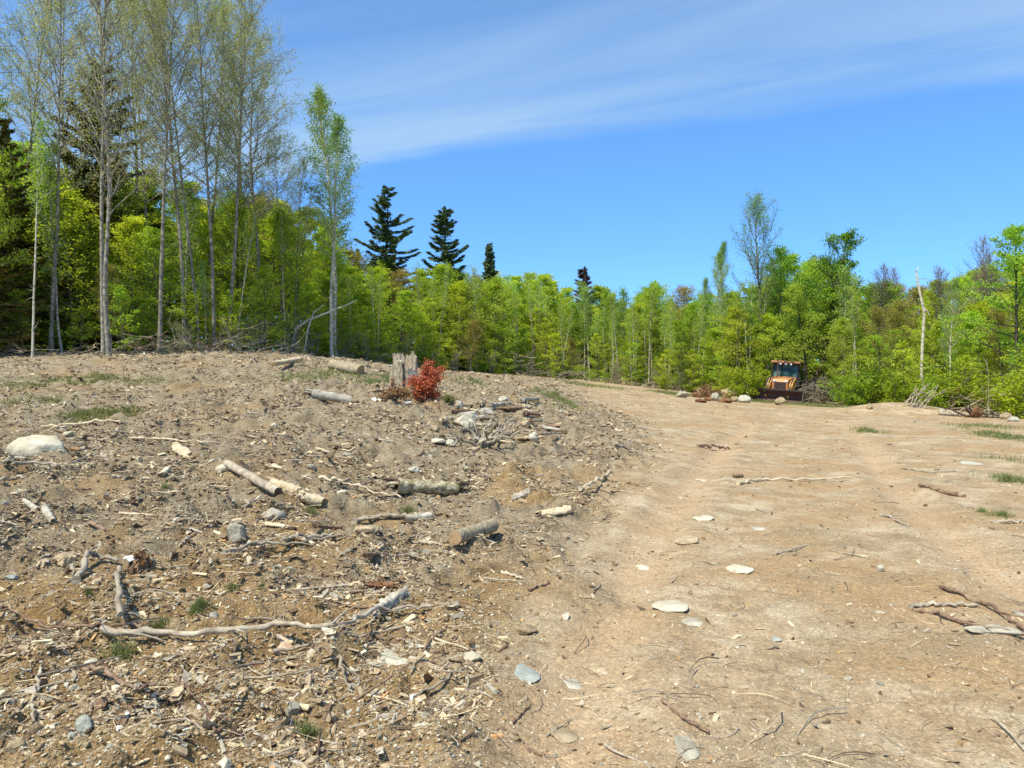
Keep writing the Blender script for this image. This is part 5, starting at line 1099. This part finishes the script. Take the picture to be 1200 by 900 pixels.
stone((1182, 492), 14, 9, 'rock_tan', 'tan rock right of the root plate', 32, group='rocks by the root plate', cat='rock', name='rock'); stone((1190, 494), 16, 6, 'rock_white', 'white flat rock right of the root plate', 33, group='rocks by the root plate', cat='rock', name='rock'); stone((1107, 483), 8, 5, 'rock_white', 'small white rock above the thin grey log', 34, group='rocks by the root plate', cat='rock', name='rock')
stone((1020, 480), 9, 8, 'rock_tan', 'pale rock at the left foot of the mound', 35, group='rocks by the root plate', cat='rock', name='rock')
# brush on the left wood edge, in the middle and behind the tractor
def brushpile(px0, px1, dY, n, seed, label, group, hgt=(0.2, .9), rad=.022, ln=(1.2, 3.4), mat='twig', Yabs=None, cat='branch', slope=.35):
    r = np.random.default_rng(seed); protos = []
    for k in range(5):
        W = MB(); T = spine((-.5, 0, 0), np.array([1, 0, .02]), 1, 9, 0, .12, r); W.tube(T, rad * .42 * np.linspace(1, .3, 10), 6)
        for e in range(7):
            i0 = r.integers(2, 9); S = spine(T[i0], np.array([1, r.normal() * .9, r.normal() * .6]), r.uniform(.15, .4), 4, .0, .14, r); W.tube(S, rad * .18 * np.linspace(1, .3, 5), 4, cap=False)
        protos.append(W.build('brush_branch', MT[['twig', 'greystick', 'palewood', 'twig', 'brownstick'][k]], None, smooth=True))
    first = set()
    for k in range(n):
        px = r.uniform(px0, px1); Y = (float(np.interp(px, EDGE_PX, EDGE_Y)) if Yabs is None else Yabs) + dY + r.normal() * .7
        x, y, z = ground(px, Y); pr = protos[k % 5]; o = pr if pr.name not in first else pr.copy()
        if o is not pr: C.objects.link(o)
        first.add(pr.name); s = r.uniform(*ln); o.scale = (s, s, s); tilt = r.normal() * slope; h_ = r.uniform(*hgt) * r.random()
        o.location = (x, y, z + h_ + abs(math.sin(tilt)) * s * .42 + .03); o.rotation_euler = (r.normal() * .3, tilt, r.random() * 6.28)
        tag(o, ['dull grey', 'bleached', 'pale peeled', 'grey', 'brown'][k % 5] + ' ' + label, cat, group)
brushpile(150, 345, -1.2, 60, 1, 'slash branch in the brush below the tall aspens', 'slash branches below the aspens', (.05, .35), slope=.2, ln=(.8, 2.4))
brushpile(262, 300, -1.0, 18, 2, 'branch in the heaped grey brush under the mottled aspen', 'heaped grey brush under the aspens', (.1, .8), slope=.4, ln=(.8, 2.0))
brushpile(345, 500, -1.4, 36, 3, 'slash branch strewn left of and behind the stump', 'slash branches behind the stump', (.05, .3), slope=.2, ln=(.8, 2.6))
brushpile(590, 800, -1.2, 50, 4, 'slash branch strewn below the middle wood', 'slash branches below the middle wood', (.05, .3), ln=(1.2, 3.4), slope=.15)
brushpile(585, 625, -.6, 16, 5, 'branch in the steep brush heap', 'steep brush heap', (.2, 1.2), slope=.7)
brushpile(0, 150, -1.2, 22, 6, 'thin branch lying before the dark left wood', 'branches before the left wood', (.05, .2), slope=.08, ln=(.8, 2.2))
brushpile(1100, 1240, -0.6, 20, 8, 'slash branch at the right wood edge', 'slash branches at the right edge', (.05, .3))
def mound(px0, px1, py_base, py_top, Y, label, name, cat, n=130, seed=0, mat='twig'):
    xc = ((px0 + px1) / 2 - 600) / F * Y; z = Hs(xc, Y); root = empty(name, (xc, Y, z), 0, label, cat); r = np.random.default_rng(seed); W = MB(); wd = (px1 - px0) / 2 / F * Y; hh = CAM_H + (HOR - py_top) / F * Y - z
    for q in range(n):
        x = r.uniform(-1, 1); y = r.uniform(-1, 1) * .8; top = hh * math.sqrt(max(.05, 1 - x * x * .8 - y * y * .5)); h_ = top * r.random() ** .5 * .9
        T = spine((x * wd, y * wd, max(.03, h_)), np.array([r.normal(), r.normal(), r.normal() * .2 - .15]), r.uniform(.6, 1.7), 5, -.35, .12, r); T[:, 2] = np.maximum(T[:, 2], .02); W.tube(T, np.linspace(.022, .006, 6), 4, cap=False)
    W.build('brush', MT[mat], root)
mound(942, 982, 472, 437, 47.8, 'grey brush mound heaped right behind the tractor', 'brush_mound', 'brush', 420, 3)
log('fallen_trunk', (347, 386), (415, 355), 3.2, ('birch', 'cut'), 'placeholder', seed=51)
bpy.data.objects.remove([o for o in bpy.data.objects if o.get('label') == 'placeholder'][0])
def leaner():
    Y = 37.5; x, y, z = ground(345, Y); s = Y / F; root = None; r = np.random.default_rng(8); W = MB(); pt = lambda px, py, d=0: np.array([(px - 345) * s, d, CAM_H + (HOR - py) * s - z])
    W.tube([pt(338, 414, .3), pt(347, 384, .1), pt(362, 375), pt(385, 366), pt(405, 358), pt(418, 352)], [.07, .07, .065, .055, .04, .02], 7); W.tube([pt(356, 412, .1), pt(361, 385), pt(368, 366), pt(380, 357)], [.05, .045, .035, .015], 6)
    tag(W.build('leaning_tree', MT['birch'], None, smooth=True, loc=(x, y, z)), 'thin pale forked trunk leaning over in front of the white-trunked birch', 'fallen tree')
leaner()

# ------------------------------------------------------------------ the tractor
def paint(name, col, rust=(.16, .06, .03), amt=.5, rough=.55, metal=0.0):
    m, t, b = newmat(name); tc = N(t, 'ShaderNodeTexCoord'); n = N(t, 'ShaderNodeTexNoise', i_Scale=3.5, i_Detail=8.0, i_Roughness=.7); L(t, tc.outputs['Object'], n.inputs['Vector'])
    f = ramp(t, n.outputs[0], [(.5, (0, 0, 0)), (.66, (1, 1, 1))]); L(t, mixc(t, math_n(t, 'MULTIPLY', f, amt), col, rust), b.inputs['Base Color']); b.inputs['Roughness'].default_value = rough; b.inputs['Metallic'].default_value = metal; return m
TM = dict(orange=paint('faded_orange_paint', (.56, .26, .08), (.26, .11, .05), amt=.8), yellow=paint('yellow_orange_paint', (.70, .38, .09), (.34, .15, .06), amt=.6), rust=paint('rusty_steel', (.10, .05, .035), (.19, .08, .05), 1, .8), dark=paint('dark_steel', (.03, .025, .022), (.08, .04, .03), .8, .6), roof=paint('roof_paint', (.40, .17, .07), (.15, .06, .04), .9),
          tyre=paint('tyre_rubber', (.03, .03, .03), (.12, .1, .08), .8, .9))
gm, gt, gb = newmat('tinted_glass'); gb.inputs['Base Color'].default_value = (.05, .13, .11, 1); gb.inputs['Roughness'].default_value = .08; gb.inputs['Specular IOR Level'].default_value = .35
gn = N(gt, 'ShaderNodeTexNoise', i_Scale=2.4, i_Detail=5.0); gtc = N(gt, 'ShaderNodeTexCoord'); L(gt, gtc.outputs['Object'], gn.inputs['Vector']); L(gt, ramp(gt, gn.outputs[0], [(.35, (.008, .02, .02)), (.5, (.03, .08, .06)), (.7, (.10, .20, .14))]), gb.inputs['Base Color'])
lm_, lt_, lb_ = newmat('lamp_lens'); lb_.inputs['Base Color'].default_value = (.75, .76, .75, 1); lb_.inputs['Roughness'].default_value = .15
def tractor():
    Y = 48.6; x, y, z = ground(918, Y)
    zt = CAM_H + (HOR - 423) / F * Y       # roof height
    root = empty('backhoe_tractor', (x, y, z), 0, 'rusty orange loader tractor with a glass cab and wide front bucket at the wood edge', 'tractor')
    Hh = (zt - z); k = Hh / 2.72; root.scale = (k * 1.14, k * 1.05, k); root.rotation_euler = (0, math.radians(4.0), math.radians(-31))
    def B(name, m, smooth=False, par=root): return lambda mb: mb.build(name, TM[m] if isinstance(m, str) else m, par, smooth=smooth)
    # chassis
    a = MB(); a.box((0, .3, .62), (.7, 3.4, .35)); a.box((0, -.9, .5), (1.5, .16, .2)); a.box((0, 1.25, .62), (1.5, .22, .25)); B('chassis', 'dark')(a)
    # hood
    a = MB(); a.prism([(-1.45, .72), (-1.50, 1.32), (-1.38, 1.50), (-.15, 1.62), (-.15, .72)], -.42, .42); B('hood', 'orange')(a); hood = root
    a = MB(); a.box((0, -1.525, 1.06), (.62, .05, .56)); g_ = a.build('grille', TM['rust'], root)
    b_ = MB(); 
    for q in range(6): b_.box((0, -1.556, .84 + q * .085), (.56, .018, .022))
    b_.box((0, -1.556, 1.06), (.03, .02, .5)); b_.build('grille_bar', TM['dark'], g_)
    # loader towers / arms either side of the hood
    for sx in (-1, 1):
        a = MB(); a.prism([(-.35, .7), (-1.62, .62), (-1.78, .74), (-1.5, 1.25), (-1.05, 1.52), (-.35, 1.56)], sx * .60 - .08, sx * .60 + .08); arm = a.build('loader_arm', TM['yellow'], root)
        a = MB(); a.prism([(-1.75, .52), (-2.25, .34), (-2.32, .46), (-1.95, .86), (-1.62, 1.2), (-1.5, 1.1)], sx * .60 - .055, sx * .60 + .055); a.build('arm_tip', TM['yellow'], arm)
        a = MB(); a.tube([(sx * .60, -1.0, 1.62), (sx * .60, -2.0, .85)], [.045, .045], 10); a.build('hydraulic_ram', TM['dark'], arm)
        a = MB(); a.box((sx * .33, -1.50, 1.40), (.14, .07, .1)); a.build('headlight', lm_, root)
    # bucket: curved plate profile with side plates
    pr = [(-2.95, .10), (-2.55, .06), (-2.30, .14), (-2.20, .34), (-2.24, .60), (-2.42, .80), (-2.60, .86), (-2.60, .82), (-2.45, .76), (-2.29, .58), (-2.25, .35), (-2.34, .18), (-2.55, .11), (-2.95, .14)]
    a = MB()
    for q in range(len(pr) // 2 - 1):
        o1, o2, i2, i1 = pr[q], pr[q + 1], pr[-2 - q], pr[-1 - q]; a.prism([o1, o2, i2, i1], -1.42, 1.42)
    bk = a.build('bucket', TM['rust'], root)
    for sx in (-1, 1):
        a = MB(); a.prism([(-2.95, .09), (-2.52, .05), (-2.27, .12), (-2.17, .34), (-2.21, .61), (-2.40, .82), (-2.60, .87), (-2.72, .6)], sx * 1.44 - .02, sx * 1.44 + .02); a.build('bucket_side', TM['dark'], bk)
    a = MB(); a.box((0, -2.61, .845), (2.9, .06, .08)); a.build('bucket_lip', TM['dark'], bk)
    # wheels
    def wheel(px, py, r0, wd):
        o = empty('wheel', (px, py, r0)); o.parent = root; KIDS.setdefault(root.name, []).append(o)
        n = 40; an = np.linspace(0, 6.283, n, endpoint=False); prof = [(-wd / 2, .62), (-wd / 2, .9), (-wd * .4, .98), (0, 1.0), (wd * .4, .98), (wd / 2, .9), (wd / 2, .62)]
        V = []; 
        for (xx, rr) in prof:
            lug = 1 + (.035 * (np.arange(n) % 2) if rr > .95 else 0); V.append(np.c_[np.full(n, xx), np.cos(an) * r0 * rr * lug, np.sin(an) * r0 * rr * lug])
        V = np.array(V).reshape(-1, 3); i = np.arange(6)[:, None] * n; j = np.arange(n)[None]; j2 = (j + 1) % n; a = MB(); a.add(V, np.stack([i + j, i + j2, i + n + j2, i + n + j], -1).reshape(-1, 4)); a.build('tyre', TM['tyre'], o)
        a = MB(); a.tube([(-wd * .35, 0, 0), (-wd * .1, 0, 0), (wd * .1, 0, 0), (wd * .35, 0, 0)], [r0 * .63, r0 * .55, r0 * .55, r0 * .63], 24); a.tube([(-wd * .4, 0, 0), (wd * .4, 0, 0)], [r0 * .18] * 2, 12); a.build('rim', TM['orange'], o)
    for sx in (-1, 1): wheel(sx * .86, -.9, .42, .30); wheel(sx * .88, 1.25, .70, .46)
    # cab
    z0, z1 = 1.12, 2.58; yb = .10; yk = 1.62
    a = MB()
    def post(p, q, w_=.085): a.tube([p, q], [w_ * .6, w_ * .6], 4)
    for sx in (-1, 1):
        post((sx * .80, yb - .15, z0), (sx * .68, yb + .10, z1)); post((sx * .80, yk, z0), (sx * .68, yk - .05, z1)); post((sx * .80, .95, z0), (sx * .69, .92, z1), .06)
        a.tube([(sx * .68, yb + .1, z1 - .02), (sx * .68, yk - .05, z1 - .02)], [.05, .05], 4)
    a.tube([(-.70, yb + .08, z1 - .06), (.70, yb + .08, z1 - .06)], [.06, .06], 4); a.tube([(-.8, yb - .13, z0 + .5), (.8, yb - .13, z0 + .5)], [.03, .03], 4)
    a.tube([(-.30, yb - .12, z0 + .4), (-.26, yb + .1, z1)], [.03, .03], 4)
    a.tube([(-.68, yk, z1 - .05), (.68, yk, z1 - .05)], [.05, .05], 4); cab = a.build('cab_frame', TM['dark'], root)
    a = MB(); a.prism([(yb - .17, .80), (yb - .17, 1.56), (yb + .1, 1.60), (yk, 1.50), (yk, .80)], -.80, .80); B('cab_body', 'dark')(a)
    a = MB(); a.prism([(-.14, 1.42), (-.2, 1.66), (.02, 1.68), (.02, 1.42)], -.62, .62); B('cowl', 'orange')(a)
    a = MB(); a.box((0, yb + .02, 2.08), (1.38, .015, .92), rot=(math.radians(-10), 0, 0), taper=(.93, 1)); a.build('windshield', gm, root)
    for sx in (-1, 1):
        a = MB(); a.box((sx * .735, .86, 2.08), (.015, 1.36, .9), rot=(0, math.radians(-sx * 5), 0)); a.build('side_window', gm, root)
        a = MB(); a.prism([(.35, .95), (.42, 1.36), (.85, 1.56), (1.65, 1.56), (2.0, 1.30), (2.04, 1.0), (1.95, 1.0), (1.9, 1.26), (1.6, 1.48), (.9, 1.48), (.5, 1.30), (.43, .95)], sx * .92 - .24, sx * .92 + .24); a.build('fender', TM['dark'], root)
        a = MB(); a.box((sx * .92, -.05, .62), (.34, .5, .04)); a.box((sx * .92, -.05, .40), (.34, .5, .04)); a.box((sx * 1.08, -.3, .55), (.03, .03, .5)); a.build('step', TM['dark'], root)
    a = MB(); a.box((0, yk + .0, 2.05), (1.3, .015, .9)); a.build('rear_window', gm, root)
    a = MB(); a.prism([(-.22, 2.60), (-.20, 2.70), (.0, 2.74), (1.6, 2.74), (1.75, 2.66), (1.75, 2.58), (.0, 2.56)], -.80, .80); rf = a.build('roof', TM['roof'], root)
    for q, xx in enumerate((-.28, 0.02, .30)):
        a = MB(); a.tube([(xx, -.21, 2.52), (xx, -.12, 2.52)], [.065, .045], 12); a.build('work_light', lm_, root)
    a = MB(); a.tube([(-.34, -.62, 1.5), (-.34, -.62, 2.1), (-.34, -.66, 2.72)], [.04, .035, .035], 10); a.build('exhaust_pipe', TM['rust'], root)
    for sx in (-1, 1):
        a = MB(); a.tube([(sx * .72, .0, 2.3), (sx * .98, -.12, 2.3)], [.015, .015], 6); a.box((sx * 1.0, -.12, 2.25), (.14, .03, .24)); a.build('mirror', TM['dark'], root)
    # folded digging arm behind
    a = MB(); a.box((0, 2.1, .8), (1.2, .25, .5)); a.tube([(0, 2.25, .8), (0, 2.5, 1.7), (0, 2.9, 2.2)], [.14, .12, .09], 4); a.tube([(0, 2.9, 2.2), (0, 3.1, 1.1)], [.09, .08], 4); a.box((0, 3.0, .8), (.5, .4, .45), taper=(.8, .6)); B('digging_arm', 'yellow')(a)
tractor()

for o in bpy.data.objects:
    if '_h' in o: del o['_h']
ORD = ['leftmost', 'second from the left', 'third from the left', 'fourth from the left', 'fifth from the left', 'sixth from the left', 'seventh from the left', 'eighth from the left', 'ninth from the left', 'tenth from the left', 'eleventh from the left', 'twelfth from the left']
ORD += [f'{q}th from the left' for q in range(13, 24) if q < 21]
byl = {}
for o in bpy.data.objects:
    if o.get('label') and o.parent is None: byl.setdefault(o['label'], []).append(o)
for lb, os_ in byl.items():
    if 2 <= len(os_) <= 20 and len(lb.split()) <= 12:
        for q, o in enumerate(sorted(os_, key=lambda o: o.location.x / max(o.location.y, 1))): o['label'] = lb + ', ' + ORD[q]
print('objects', len(bpy.data.objects))
